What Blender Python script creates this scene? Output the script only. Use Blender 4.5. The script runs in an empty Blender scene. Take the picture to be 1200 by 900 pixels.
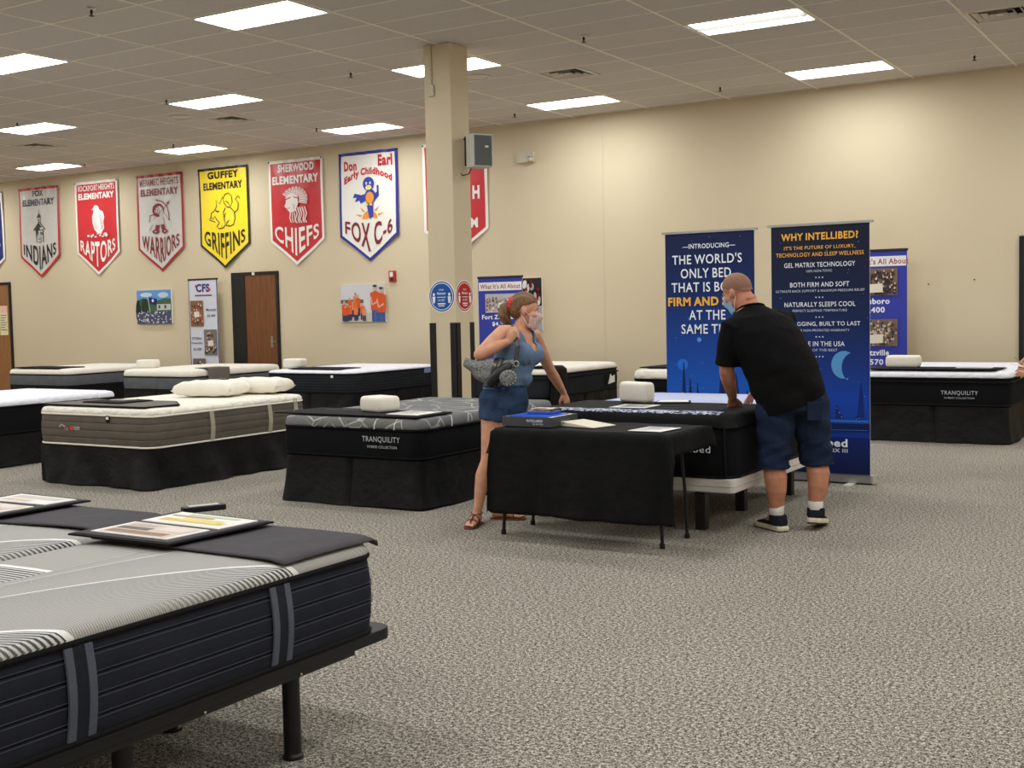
import bpy, bmesh, math, random
from mathutils import Vector, Matrix

random.seed(7)
PI = math.pi
S = bpy.context.scene
COL = S.collection

# ------------------------------------------------------------------ camera
CAMZ, PITCH, YAW, ROLL, FPX = 1.5, -0.0613, -0.5512, -0.0214, 1420.0
_f = Vector((math.sin(YAW) * math.cos(PITCH), math.cos(YAW) * math.cos(PITCH), math.sin(PITCH)))
_r = Vector((math.cos(YAW), -math.sin(YAW), 0))
_u = _r.cross(_f)
CR = _r * math.cos(ROLL) + _u * math.sin(ROLL)
CU = _u * math.cos(ROLL) - _r * math.sin(ROLL)
cam_data = bpy.data.cameras.new('camera')
cam_data.sensor_width = 36.0
cam_data.lens = FPX / 1200.0 * 36.0
cam_data.clip_end = 200
cam = bpy.data.objects.new('camera', cam_data)
cam.matrix_world = Matrix((
    (CR.x, CU.x, -_f.x, 0), (CR.y, CU.y, -_f.y, 0), (CR.z, CU.z, -_f.z, CAMZ), (0, 0, 0, 1)))
COL.objects.link(cam)
S.camera = cam

# ------------------------------------------------------------------ world, light level, exposure
world = bpy.data.worlds.new('world')
S.world = world
world.use_nodes = True
world.node_tree.nodes['Background'].inputs[0].default_value = (0.9, 0.85, 0.75, 1)
world.node_tree.nodes['Background'].inputs[1].default_value = 0.02
S.view_settings.view_transform = 'Standard'
S.view_settings.look = 'None'
S.view_settings.gamma = 1.0
S.view_settings.use_curve_mapping = False
S.view_settings.exposure = 1.2
LAMP_STRENGTH = 9.0
LAMP_RGB = (1.0, 1.035, 1.05)
S.cycles.use_denoising = True
S.cycles.max_bounces = 8
S.cycles.diffuse_bounces = 5

CEIL = 4.296
WALLY = 15.83
GX0, GDX = -4.322, 1.216        # ceiling grid: a light's centre, pitch of the long side
GY0, GDY = 14.71, 0.6094


def srgb(r, g, b):
    def c(v):
        v = v / 255.0
        return v / 12.92 if v <= 0.04045 else ((v + 0.055) / 1.055) ** 2.4
    return (c(r), c(g), c(b), 1.0)


# ------------------------------------------------------------------ materials
class NT:
    def __init__(s, name):
        s.m = bpy.data.materials.new(name)
        s.m.use_nodes = True
        s.t = s.m.node_tree
        s.b = s.t.nodes['Principled BSDF']

    def n(s, typ, props=None, **ins):
        nd = s.t.nodes.new(typ)
        for k, v in (props or {}).items():
            setattr(nd, k, v)
        for k, v in ins.items():
            key = int(k[1:]) if k[0] == '_' and k[1:].isdigit() else k.replace('_', ' ')
            s.put(nd.inputs[key], v)
        return nd

    def put(s, sock, v):
        if isinstance(v, bpy.types.NodeSocket):
            s.t.links.new(v, sock)
        elif isinstance(v, bpy.types.Node):
            s.t.links.new(v.outputs[0], sock)
        else:
            sock.default_value = v

    def math(s, op, a, b=0.0, c=None):
        nd = s.n('ShaderNodeMath', {'operation': op})
        s.put(nd.inputs[0], a)
        s.put(nd.inputs[1], b)
        if c is not None:
            s.put(nd.inputs[2], c)
        return nd.outputs[0]

    def coord(s, which='Object'):
        return s.n('ShaderNodeTexCoord').outputs[which]

    def mix(s, fac, a, b):
        nd = s.n('ShaderNodeMix', {'data_type': 'RGBA'})
        s.put(nd.inputs[0], fac)
        s.put(nd.inputs[6], a)
        s.put(nd.inputs[7], b)
        return nd.outputs[2]

    def ramp(s, fac, stops, interp='LINEAR'):
        nd = s.n('ShaderNodeValToRGB')
        s.put(nd.inputs[0], fac)
        cr = nd.color_ramp
        cr.interpolation = interp
        while len(cr.elements) > 1:
            cr.elements.remove(cr.elements[-1])
        cr.elements[0].position, cr.elements[0].color = stops[0]
        for p, c in stops[1:]:
            cr.elements.new(p).color = c
        return nd.outputs[0]

    def noise(s, scale, vec=None, detail=2.0, rough=0.5):
        nd = s.n('ShaderNodeTexNoise', Scale=scale, Detail=detail, Roughness=rough)
        s.put(nd.inputs['Vector'], vec if vec is not None else s.coord())
        return nd.outputs[0]

    def bump(s, h, strength=0.3, dist=0.01):
        nd = s.n('ShaderNodeBump', Strength=strength, Distance=dist)
        s.put(nd.inputs['Height'], h)
        s.put(s.b.inputs['Normal'], nd.outputs[0])

    def set(s, **k):
        for kk, v in k.items():
            s.put(s.b.inputs[kk.replace('_', ' ')], v)
        return s.m


def plain(name, rgb, rough=0.7, spec=0.3, metal=0.0, nz=None, bump=None, amount=0.18):
    """a plain material with a faint noise in its colour; bump=(scale, strength)"""
    t = NT(name)
    c = srgb(*rgb)
    if nz:
        v = t.noise(nz, detail=3)
        lo = tuple(x * (1 - amount) for x in c[:3]) + (1,)
        hi = tuple(min(1, x * (1 + amount)) for x in c[:3]) + (1,)
        t.set(Base_Color=t.ramp(v, [(0.3, lo), (0.7, hi)]))
    else:
        t.set(Base_Color=c)
    if bump:
        t.bump(t.noise(bump[0], detail=3), bump[1], 0.01)
    t.set(Roughness=rough, Specular_IOR_Level=spec, Metallic=metal)
    return t.m


def fabric(name, rgb, thread=900, strength=0.25, rough=0.95, amount=0.2, spec=0.15, sheen=0.0, folds=None):
    t = NT(name)
    c = srgb(*rgb)
    v = t.noise(thread, detail=1)
    w = t.noise(7, detail=3)
    k = t.math('ADD', t.math('MULTIPLY', v, 0.6), t.math('MULTIPLY', w, 0.4))
    lo = tuple(x * (1 - amount) for x in c[:3]) + (1,)
    hi = tuple(min(1, x * (1 + amount)) for x in c[:3]) + (1,)
    t.set(Base_Color=t.ramp(k, [(0.35, lo), (0.65, hi)]), Roughness=rough, Specular_IOR_Level=spec)
    if folds:
        h = t.math('ADD', t.math('MULTIPLY', v, 0.05), t.noise(folds[0], detail=4))
        t.bump(h, folds[1], 0.03)
    else:
        t.bump(v, strength, 0.003)
    if sheen:
        t.set(Sheen_Weight=sheen)
    return t.m


M = {}
M['black_cloth'] = fabric('black_cloth', (13, 13, 14), folds=(9, 0.5), amount=0.25, spec=0.16, rough=0.7)
M['skirt'] = fabric('skirt_cloth', (9, 9, 10), folds=(6, 0.8), amount=0.25, spec=0.22, rough=0.5)
M['navy_knit'] = fabric('navy_knit', (36, 38, 46), thread=600, amount=0.25)
M['dark_knit'] = fabric('dark_knit', (36, 38, 42), thread=500, amount=0.25)
M['black_knit'] = fabric('black_knit', (15, 16, 19), thread=500, amount=0.25)
M['taupe_knit'] = fabric('taupe_knit', (98, 91, 82), thread=400, amount=0.22)
M['slate_knit'] = fabric('slate_knit', (92, 95, 98), thread=400, amount=0.2)
M['grey_tape'] = fabric('grey_tape', (84, 88, 100), thread=300)
M['stitch'] = plain('stitch_thread', (62, 65, 76), 0.8, 0.2)
M['beige_tape'] = fabric('beige_tape', (170, 162, 142), thread=300)
M['charcoal'] = fabric('charcoal_cloth', (80, 77, 80), folds=(14, 0.25), amount=0.15)
M['dark_mat'] = fabric('dark_mat', (42, 40, 43), folds=(10, 0.15), amount=0.15)
M['grey_mat'] = fabric('grey_mat', (112, 106, 98), folds=(10, 0.15), amount=0.12)
M['edge'] = plain('dark_edging', (14, 13, 15), 0.8, 0.2)
M['white_top'] = fabric('white_top', (232, 226, 214), thread=120, amount=0.06, folds=(26, 0.25))
M['cool_white_top'] = fabric('cool_white_top', (225, 226, 234), thread=120, amount=0.06, folds=(26, 0.25))
M['foam_white'] = plain('foam_white', (236, 230, 216), 0.9, 0.2, nz=90, amount=0.06, bump=(70, 0.15))
M['pillow'] = fabric('pillow_cloth', (240, 233, 218), thread=160, amount=0.05, folds=(12, 0.25))
M['metal_black'] = plain('black_metal', (10, 10, 12), 0.45, 0.5, nz=20)
M['white_metal'] = plain('white_metal', (225, 222, 214), 0.4, 0.5)
M['silver'] = plain('silver_metal', (185, 185, 185), 0.32, 0.5, 0.85, nz=30, amount=0.06)
M['white_base'] = fabric('white_vinyl', (206, 200, 194), thread=200, amount=0.06)
M['black_plastic'] = plain('black_plastic', (12, 12, 14), 0.5, 0.4, nz=40)
M['grey_plastic'] = plain('grey_plastic', (186, 183, 174), 0.5, 0.4)
M['cream_plastic'] = plain('cream_plastic', (198, 190, 168), 0.5, 0.4)
M['red_plastic'] = plain('red_plastic', (176, 30, 28), 0.35, 0.5)
M['paper'] = plain('paper', (240, 236, 228), 0.8, 0.2, nz=60, amount=0.03)
M['box_grey'] = plain('box_grey', (70, 72, 74), 0.55, 0.35, nz=30, amount=0.08)
M['box_blue'] = plain('box_blue', (38, 80, 190), 0.35, 0.5)
M['clear'] = None
M['door_black'] = plain('door_black_frame', (14, 12, 12), 0.5, 0.4)
M['brass'] = plain('door_lever', (150, 145, 135), 0.3, 0.5, 0.8)
M['guard'] = plain('corner_guard_black', (13, 12, 12), 0.55, 0.4, nz=30)
M['banner_back'] = plain('vinyl_banner', (225, 222, 214), 0.35, 0.4)
M['vent'] = plain('vent_white', (205, 198, 186), 0.5, 0.4)
M['vent_dark'] = plain('vent_duct', (26, 24, 22), 0.9, 0.1)
M['tbar'] = plain('grid_cream', (236, 228, 212), 0.6, 0.3)
M['brown_base'] = plain('cove_base', (46, 40, 38), 0.6, 0.4)


def m_print():
    t = NT('printed_colour')
    a = t.n('ShaderNodeAttribute', {'attribute_name': 'Col'})
    t.set(Base_Color=a.outputs['Color'], Roughness=0.55, Specular_IOR_Level=0.25)
    return t.m


def m_vinyl():
    t = NT('printed_vinyl')
    a = t.n('ShaderNodeAttribute', {'attribute_name': 'Col'})
    t.set(Base_Color=a.outputs['Color'], Roughness=0.38, Specular_IOR_Level=0.45)
    t.bump(t.noise(5, detail=2), 0.35, 0.03)
    return t.m


M['print'] = m_print()
M['vinyl'] = m_vinyl()


def m_carpet():
    t = NT('speckled_carpet')
    v = t.coord()
    a = t.noise(150, v, 1, 0.6)
    b = t.noise(62, v, 1, 0.5)
    big = t.noise(0.8, v, 3)
    k = t.math('ADD', t.math('MULTIPLY', a, 0.6), t.math('MULTIPLY', b, 0.4))
    c = t.ramp(k, [(0.37, srgb(52, 49, 45)), (0.45, srgb(112, 107, 99)), (0.52, srgb(158, 151, 139)), (0.60, srgb(206, 199, 184)), (0.68, srgb(236, 230, 214))])
    w = t.ramp(big, [(0.3, (0.84, 0.83, 0.82, 1)), (0.7, (0.96, 0.95, 0.94, 1))])
    mul = t.n('ShaderNodeMix', {'data_type': 'RGBA', 'blend_type': 'MULTIPLY'})
    mul.inputs[0].default_value = 1.0
    t.put(mul.inputs[6], c)
    t.put(mul.inputs[7], w)
    t.set(Base_Color=mul.outputs[2], Roughness=1.0, Specular_IOR_Level=0.05)
    t.bump(k, 0.6, 0.006)
    return t.m


def m_wall():
    t = NT('woven_wallcovering')
    v = t.coord()
    mp = t.n('ShaderNodeMapping', Vector=v, Scale=(60.0, 60.0, 160.0))
    a = t.noise(4, mp.outputs[0], 2)
    big = t.noise(0.5, v, 3)
    c = t.ramp(t.math('ADD', t.math('MULTIPLY', a, 0.6), t.math('MULTIPLY', big, 0.4)),
               [(0.35, srgb(203, 187, 158)), (0.65, srgb(216, 201, 172))])
    t.set(Base_Color=c, Roughness=0.75, Specular_IOR_Level=0.25)
    t.bump(a, 0.15, 0.004)
    return t.m


def m_tile():
    t = NT('acoustic_tile')
    v = t.coord('Object')
    a = t.noise(120, v, 2, 0.6)
    info = t.n('ShaderNodeObjectInfo')
    c = t.ramp(a, [(0.3, srgb(188, 181, 173)), (0.55, srgb(204, 197, 190))])
    tint = t.ramp(info.outputs['Random'], [(0.0, (0.95, 0.95, 0.95, 1)), (1.0, (1.0, 1.0, 1.0, 1))])
    mul = t.n('ShaderNodeMix', {'data_type': 'RGBA', 'blend_type': 'MULTIPLY'})
    mul.inputs[0].default_value = 1.0
    t.put(mul.inputs[6], c)
    t.put(mul.inputs[7], tint)
    t.set(Base_Color=mul.outputs[2], Roughness=0.95, Specular_IOR_Level=0.1)
    t.bump(a, 0.2, 0.004)
    return t.m


def m_wood(name, a, b):
    t = NT(name)
    mp = t.n('ShaderNodeMapping', Vector=t.coord(), Scale=(9.0, 9.0, 0.7))
    n = t.noise(3.0, mp.outputs[0], 6, 0.6)
    t.set(Base_Color=t.ramp(n, [(0.3, srgb(*a)), (0.7, srgb(*b))]), Roughness=0.4, Specular_IOR_Level=0.4)
    return t.m


def m_lamp():
    t = NT('lamp_diffuser')
    t.set(Base_Color=(0.9, 0.9, 0.88, 1), Emission_Color=LAMP_RGB + (1,), Emission_Strength=LAMP_STRENGTH)
    return t.m


def m_leaf_top():
    """light knit with fine stripes following long leaf curves, for the two adjustable beds (x across from the outer edge, y along)"""
    t = NT('striped_knit_top')
    sep = t.n('ShaderNodeSeparateXYZ', Vector=t.coord())
    x, y = sep.outputs[0], sep.outputs[1]
    d = t.math('SUBTRACT', 0.485, x)                     # distance in from the outer long edge
    A = 0.62
    g = t.math('MULTIPLY', t.math('LOGARITHM', t.math('MAXIMUM', t.math('SUBTRACT', 1.0, t.math('DIVIDE', d, A)), 0.03), math.e), -0.62)
    phi = t.math('SUBTRACT', t.math('SUBTRACT', 0.60, y), g)
    ph = t.math('MULTIPLY', t.math('FRACT', t.math('DIVIDE', phi, 0.86)), 0.86)
    line = t.math('LESS_THAN', t.math('ABSOLUTE', t.math('SUBTRACT', ph, 0.012)), 0.013)
    st = t.math('SINE', t.math('MULTIPLY', ph, 2 * PI / 0.021))
    fade = t.ramp(ph, [(0.0, (1, 1, 1, 1)), (0.45, (0.35, 0.35, 0.35, 1)), (0.62, (0, 0, 0, 1))])
    stripes = t.math('MULTIPLY', t.math('GREATER_THAN', st, 0.1), fade)
    fine = t.n('ShaderNodeTexWave', {'bands_direction': 'Y'}, Scale=38.0, Distortion=2.0)
    t.put(fine.inputs['Vector'], t.coord())
    basec = t.ramp(fine.outputs[1], [(0.2, srgb(150, 147, 143)), (0.8, srgb(188, 184, 178))])
    c = t.mix(stripes, basec, srgb(58, 58, 64))
    c = t.mix(t.math('MULTIPLY', t.math('LESS_THAN', st, -0.2), fade), c, srgb(215, 213, 208))
    c = t.mix(line, c, srgb(240, 238, 232))
    t.set(Base_Color=c, Roughness=0.9, Specular_IOR_Level=0.15)
    t.bump(t.math('ADD', fine.outputs[1], stripes), 0.25, 0.004)
    return t.m


def m_quilt(name, ca, cb, scale=5.0, strength=0.5, line=None):
    """quilted knit: smooth cells with stitched valleys"""
    t = NT(name)
    v = t.n('ShaderNodeTexVoronoi', {'feature': 'DISTANCE_TO_EDGE'}, Scale=scale)
    t.put(v.inputs['Vector'], t.coord())
    h = t.ramp(v.outputs[0], [(0.0, (0, 0, 0, 1)), (0.18, (0.9, 0.9, 0.9, 1)), (0.5, (1, 1, 1, 1))])
    n = t.noise(160, None, 2)
    c = t.ramp(n, [(0.3, srgb(*ca)), (0.7, srgb(*cb))])
    if line:
        c = t.mix(t.math('LESS_THAN', v.outputs[0], 0.018), c, srgb(*line))
    t.set(Base_Color=c, Roughness=0.92, Specular_IOR_Level=0.15)
    t.bump(h, strength, 0.015)
    return t.m


def m_patterned(name, ca, cb, scale):
    t = NT(name)
    v = t.n('ShaderNodeTexVoronoi', {'feature': 'DISTANCE_TO_EDGE'}, Scale=scale)
    t.put(v.inputs['Vector'], t.coord())
    w = t.noise(scale * 2, None, 3)
    k = t.math('ADD', v.outputs[0], t.math('MULTIPLY', w, 0.25))
    t.set(Base_Color=t.ramp(k, [(0.2, srgb(*ca)), (0.26, srgb(*cb))], 'LINEAR'), Roughness=0.75, Specular_IOR_Level=0.25)
    return t.m


def m_hair(name, a, b, vec=(90.0, 90.0, 12.0)):
    t = NT(name)
    mp = t.n('ShaderNodeMapping', Vector=t.coord(), Scale=vec)
    n = t.noise(2.0, mp.outputs[0], 5, 0.65)
    t.set(Base_Color=t.ramp(n, [(0.3, srgb(*a)), (0.7, srgb(*b))]), Roughness=0.5, Specular_IOR_Level=0.4)
    t.bump(n, 0.5, 0.008)
    return t.m


def m_skin(name, rgb):
    t = NT(name)
    c = srgb(*rgb)
    n = t.noise(22, None, 3)
    lo = (c[0] * 0.88, c[1] * 0.8, c[2] * 0.78, 1)
    t.set(Base_Color=t.ramp(n, [(0.3, lo), (0.62, c)]), Roughness=0.5, Specular_IOR_Level=0.35)
    t.b.inputs['Subsurface Weight'].default_value = 0.08
    t.b.inputs['Subsurface Radius'].default_value = (0.02, 0.008, 0.004)
    return t.m


def m_scalp(name, skin, hair):
    """shaved scalp: stubble on the back and crown, fading to skin at the brow (object space of the head part)"""
    t = NT(name)
    n = t.noise(320, None, 2)
    t.set(Base_Color=t.ramp(n, [(0.35, srgb(*hair)), (0.75, srgb(*skin))]), Roughness=0.6, Specular_IOR_Level=0.3)
    return t.m


M['carpet'] = m_carpet()
M['wall'] = m_wall()
M['tile'] = m_tile()
M['wood'] = m_wood('door_veneer', (92, 52, 24), (128, 78, 40))
M['wood_light'] = m_wood('door_veneer_light', (128, 84, 48), (158, 110, 66))
M['lamp'] = m_lamp()
M['leaf_top'] = m_leaf_top()
M['grey_quilt'] = m_quilt('grey_quilt', (104, 104, 104), (126, 126, 124), 3.2, 0.5, (176, 174, 168))
M['white_quilt'] = m_quilt('white_quilt', (226, 220, 206), (240, 235, 222), 6.0, 0.6)
M['blue_white_quilt'] = m_quilt('blue_white_quilt', (178, 184, 214), (200, 204, 230), 7.0, 0.6)
M['cool_quilt'] = m_quilt('cool_white_quilt', (224, 224, 232), (238, 238, 244), 6.0, 0.5)
M['lattice'] = m_patterned('blue_lattice', (40, 44, 62), (205, 212, 232), 26.0)
M['snake'] = m_patterned('snakeskin', (92, 92, 92), (142, 142, 138), 70.0)
M['bag_black'] = plain('bag_black', (20, 20, 22), 0.35, 0.5)
M['denim'] = fabric('denim', (54, 72, 102), thread=260, amount=0.35, folds=(16, 0.45))
M['denim_dark'] = fabric('denim_dark', (30, 40, 62), thread=260, amount=0.35, folds=(13, 0.5))
M['tank'] = fabric('blue_tank', (104, 126, 154), thread=400, amount=0.15, folds=(11, 0.3))
M['tee'] = fabric('black_tee', (13, 12, 13), thread=400, amount=0.25, folds=(7, 0.6), spec=0.14)
M['skin_a'] = m_skin('skin_fair', (214, 158, 128))
M['skin_b'] = m_skin('skin_ruddy', (196, 136, 108))
M['scalp'] = m_scalp('scalp', (176, 122, 98), (112, 84, 70))
M['hair'] = m_hair('brown_hair', (66, 44, 28), (150, 112, 72))
M['mask_pink'] = fabric('mask_pink', (214, 178, 172), thread=80, amount=0.2)
M['mask_blue'] = fabric('mask_blue', (150, 186, 214), thread=200, amount=0.06)
M['scrunchie'] = fabric('scrunchie', (206, 70, 58), thread=120, amount=0.25)
M['leather'] = plain('tan_leather', (110, 66, 42), 0.5, 0.4, nz=60)
M['shoe_dark'] = fabric('shoe_knit', (34, 34, 44), thread=300, amount=0.3)
M['shoe_sole'] = plain('shoe_sole', (206, 196, 172), 0.7, 0.3, nz=30, amount=0.08)
M['sock'] = fabric('sock', (212, 208, 198), thread=200, amount=0.08)
M['rubber'] = plain('outsole', (82, 72, 60), 0.8, 0.2, nz=60)
M['eye'] = plain('eye_white', (225, 220, 214), 0.2, 0.5)
M['iris'] = plain('iris', (50, 36, 26), 0.2, 0.5)
M['ink'] = plain('tattoo_ink', (60, 62, 66), 0.6, 0.2)
M['maroon'] = fabric('maroon_cloth', (96, 40, 44), folds=(10, 0.4))

gl = NT('clear_acrylic')
gl.set(Base_Color=(0.95, 0.97, 1, 1), Roughness=0.08, IOR=1.45, Transmission_Weight=1.0)
M['clear'] = gl.m


# ------------------------------------------------------------------ objects
def tag(o, label=None, cat=None, group=None, kind=None):
    if label:
        o['label'] = label
    if cat:
        o['category'] = cat
    if group:
        o['group'] = group
    if kind:
        o['kind'] = kind
    return o


def thing(name, label, cat, loc=(0, 0, 0), rz=0.0, group=None):
    o = bpy.data.objects.new(name, None)
    o.empty_display_size = 0.1
    COL.objects.link(o)
    o.location = loc
    o.rotation_euler = (0, 0, rz)
    return tag(o, label, cat, group)


def link(name, mesh, parent=None, loc=None, label=None):
    o = bpy.data.objects.new(name, mesh)
    COL.objects.link(o)
    if parent is not None:
        o.parent = parent
    if loc is not None:
        o.location = loc
    if label:
        o['label'] = label
    return o


def copy_tree(o, parent=None):
    c = o.copy()
    COL.objects.link(c)
    if parent is not None:
        c.parent = parent
    for ch in list(o.children):
        copy_tree(ch, c)
    return c


def V(*a):
    return Vector(a)


class MB:
    """collects shapes into one mesh"""

    def __init__(s):
        s.v = []
        s.f = []

    def add(s, verts, faces):
        k = len(s.v)
        s.v += [tuple(p) for p in verts]
        s.f += [tuple(i + k for i in q) for q in faces]
        return s

    def box(s, x0, x1, y0, y1, z0, z1):
        return s.add([(x0, y0, z0), (x1, y0, z0), (x1, y1, z0), (x0, y1, z0), (x0, y0, z1), (x1, y0, z1), (x1, y1, z1), (x0, y1, z1)],
                     [(0, 3, 2, 1), (4, 5, 6, 7), (0, 1, 5, 4), (1, 2, 6, 5), (2, 3, 7, 6), (3, 0, 4, 7)])

    def rings(s, rings, cap0=True, cap1=True, closed=True):
        n = len(rings[0])
        vv = [p for r in rings for p in r]
        ff = []
        for i in range(len(rings) - 1):
            for j in range(n if closed else n - 1):
                a, b = i * n + j, i * n + (j + 1) % n
                ff.append((a, b, b + n, a + n))
        if cap0 and closed:
            ff.append(tuple(reversed(range(n))))
        if cap1 and closed:
            ff.append(tuple((len(rings) - 1) * n + j for j in range(n)))
        return s.add(vv, ff)

    def tube(s, pts, rad, n=12, round_caps=True, closed=False):
        pts = [Vector(p) for p in pts]
        if not hasattr(rad, '__len__'):
            rad = [rad] * len(pts)
        rings = []
        prev = None
        m = len(pts)
        for i, p in enumerate(pts):
            if closed:
                d = (pts[(i + 1) % m] - pts[i - 1]).normalized()
            else:
                d = (pts[min(i + 1, m - 1)] - pts[max(i - 1, 0)]).normalized()
            if prev is None:
                a = d.orthogonal().normalized()
            else:
                a = (prev - d * prev.dot(d))
                a = a.normalized() if a.length > 1e-6 else d.orthogonal().normalized()
            prev = a
            b = d.cross(a)
            if round_caps and not closed and i == 0:
                for t in (0.99, 0.75, 0.4):
                    q = p - d * rad[0] * t
                    rr = rad[0] * math.sqrt(1 - t * t)
                    rings.append([q + (a * math.cos(2 * PI * j / n) + b * math.sin(2 * PI * j / n)) * rr for j in range(n)])
            rings.append([p + (a * math.cos(2 * PI * j / n) + b * math.sin(2 * PI * j / n)) * rad[i] for j in range(n)])
            if round_caps and not closed and i == m - 1:
                for t in (0.4, 0.75, 0.99):
                    q = p + d * rad[i] * t
                    rr = rad[i] * math.sqrt(1 - t * t)
                    rings.append([q + (a * math.cos(2 * PI * j / n) + b * math.sin(2 * PI * j / n)) * rr for j in range(n)])
        if closed:
            rings.append(rings[0])
            return s.rings(rings, False, False)
        return s.rings(rings)

    def loft(s, secs, n=24):
        """secs: (centre, axis vector A, axis vector B)"""
        rings = []
        for c, A, B in secs:
            c, A, B = Vector(c), Vector(A), Vector(B)
            rings.append([c + A * math.cos(2 * PI * j / n) + B * math.sin(2 * PI * j / n) for j in range(n)])
        return s.rings(rings)

    def ell(s, c, A, B, C, n=16, m=10):
        c, A, B, C = Vector(c), Vector(A), Vector(B), Vector(C)
        rings = []
        for i in range(m + 1):
            t = -0.995 + 1.99 * i / m
            th = PI * i / m
            zz = -math.cos(max(0.05, min(PI - 0.05, th)))
            rr = math.sin(max(0.05, min(PI - 0.05, th)))
            rings.append([c + C * zz + (A * math.cos(2 * PI * j / n) + B * math.sin(2 * PI * j / n)) * rr for j in range(n)])
        return s.rings(rings)

    def lathe(s, prof, c=(0, 0, 0), n=16):
        return s.rings([[(c[0] + r * math.cos(2 * PI * j / n), c[1] + r * math.sin(2 * PI * j / n), c[2] + z) for j in range(n)] for r, z in prof])

    def prism(s, pts, z0, z1):
        n = len(pts)
        return s.add([(x, y, z0) for x, y in pts] + [(x, y, z1) for x, y in pts],
                     [tuple(reversed(range(n))), tuple(range(n, 2 * n))] + [(i, (i + 1) % n, (i + 1) % n + n, i + n) for i in range(n)])

    def grid(s, fn, nu, nv):
        vv = [fn(i / nu, j / nv) for j in range(nv + 1) for i in range(nu + 1)]
        ff = [(j * (nu + 1) + i, j * (nu + 1) + i + 1, (j + 1) * (nu + 1) + i + 1, (j + 1) * (nu + 1) + i) for j in range(nv) for i in range(nu)]
        return s.add(vv, ff)

    def mesh(s, name, mat, smooth=False, bevel=0.0, solid=0.0, recalc=True):
        me = bpy.data.meshes.new(name)
        me.from_pydata([tuple(p) for p in s.v], [], s.f)
        bm = bmesh.new()
        bm.from_mesh(me)
        if recalc:
            bmesh.ops.recalc_face_normals(bm, faces=bm.faces)
        if solid:
            bmesh.ops.solidify(bm, geom=bm.faces[:], thickness=solid)
        if bevel:
            bmesh.ops.bevel(bm, geom=[e for e in bm.edges if len(e.link_faces) == 2 and e.calc_face_angle(0) > 0.6], offset=bevel, segments=2, profile=0.7, affect='EDGES')
        for f in bm.faces:
            f.smooth = smooth
        bm.to_mesh(me)
        bm.free()
        if smooth and (bevel or smooth == 'auto'):
            me.shade_smooth() if False else None
        if mat is not None:
            me.materials.append(mat)
        return me

    def obj(s, name, mat, parent=None, loc=None, smooth=False, bevel=0.0, solid=0.0, label=None):
        return link(name, s.mesh(name, mat, smooth, bevel, solid), parent, loc, label)


def structure(o):
    o['kind'] = 'structure'
    return o


DG = None


def remesh(mb, voxel, smooth_it=4, factor=0.5):
    """union of the collected shapes as one continuous skin"""
    me = bpy.data.meshes.new('tmp')
    me.from_pydata([tuple(p) for p in mb.v], [], mb.f)
    bm = bmesh.new()
    bm.from_mesh(me)
    bmesh.ops.recalc_face_normals(bm, faces=bm.faces)
    bm.to_mesh(me)
    bm.free()
    o = bpy.data.objects.new('tmp', me)
    COL.objects.link(o)
    r = o.modifiers.new('r', 'REMESH')
    r.mode = 'VOXEL'
    r.voxel_size = voxel
    r.use_smooth_shade = True
    if smooth_it:
        sm = o.modifiers.new('s', 'SMOOTH')
        sm.factor = factor
        sm.iterations = smooth_it
    dg = bpy.context.evaluated_depsgraph_get()
    out = bpy.data.meshes.new_from_object(o.evaluated_get(dg))
    bpy.data.objects.remove(o)
    bpy.data.meshes.remove(me)
    for p in out.polygons:
        p.use_smooth = True
    return out


def cut(me, keep):
    """drop the vertices for which keep(co) is false"""
    bm = bmesh.new()
    bm.from_mesh(me)
    bmesh.ops.delete(bm, geom=[v for v in bm.verts if not keep(v.co)], context='VERTS')
    bm.to_mesh(me)
    bm.free()
    return me


def displace(me, fn):
    ns = [v.normal.copy() for v in me.vertices]
    for v, n in zip(me.vertices, ns):
        v.co = v.co + n * fn(v.co)
    return me


def dressed(name, me, mat, parent, label=None):
    me.materials.clear()
    me.materials.append(mat)
    return link(name, me, parent, None, label)


# ------------------------------------------------------------------ print: flat colours and lettering
_TEXT = {}


def glyphs(body, bold=0.0):
    """(points, triangles, width, height) of a line of built-in lettering, box at the origin"""
    key = (body, bold)
    if key not in _TEXT:
        cu = bpy.data.curves.new('t', 'FONT')
        cu.body = body
        cu.offset = bold
        cu.resolution_u = 3
        cu.space_character = 1.1
        cu.space_word = 0.8
        cu.fill_mode = 'FRONT'
        o = bpy.data.objects.new('t', cu)
        COL.objects.link(o)
        dg = bpy.context.evaluated_depsgraph_get()
        me = bpy.data.meshes.new_from_object(o.evaluated_get(dg))
        pts = [(v.co.x, v.co.y) for v in me.vertices]
        tri = [tuple(p.vertices) for p in me.polygons]
        bpy.data.objects.remove(o)
        bpy.data.curves.remove(cu)
        bpy.data.meshes.remove(me)
        x0 = min(p[0] for p in pts)
        y0 = min(p[1] for p in pts)
        x1 = max(p[0] for p in pts)
        y1 = max(p[1] for p in pts)
        _TEXT[key] = ([(x - x0, y - y0) for x, y in pts], tri, x1 - x0, y1 - y0)
    return _TEXT[key]


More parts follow.
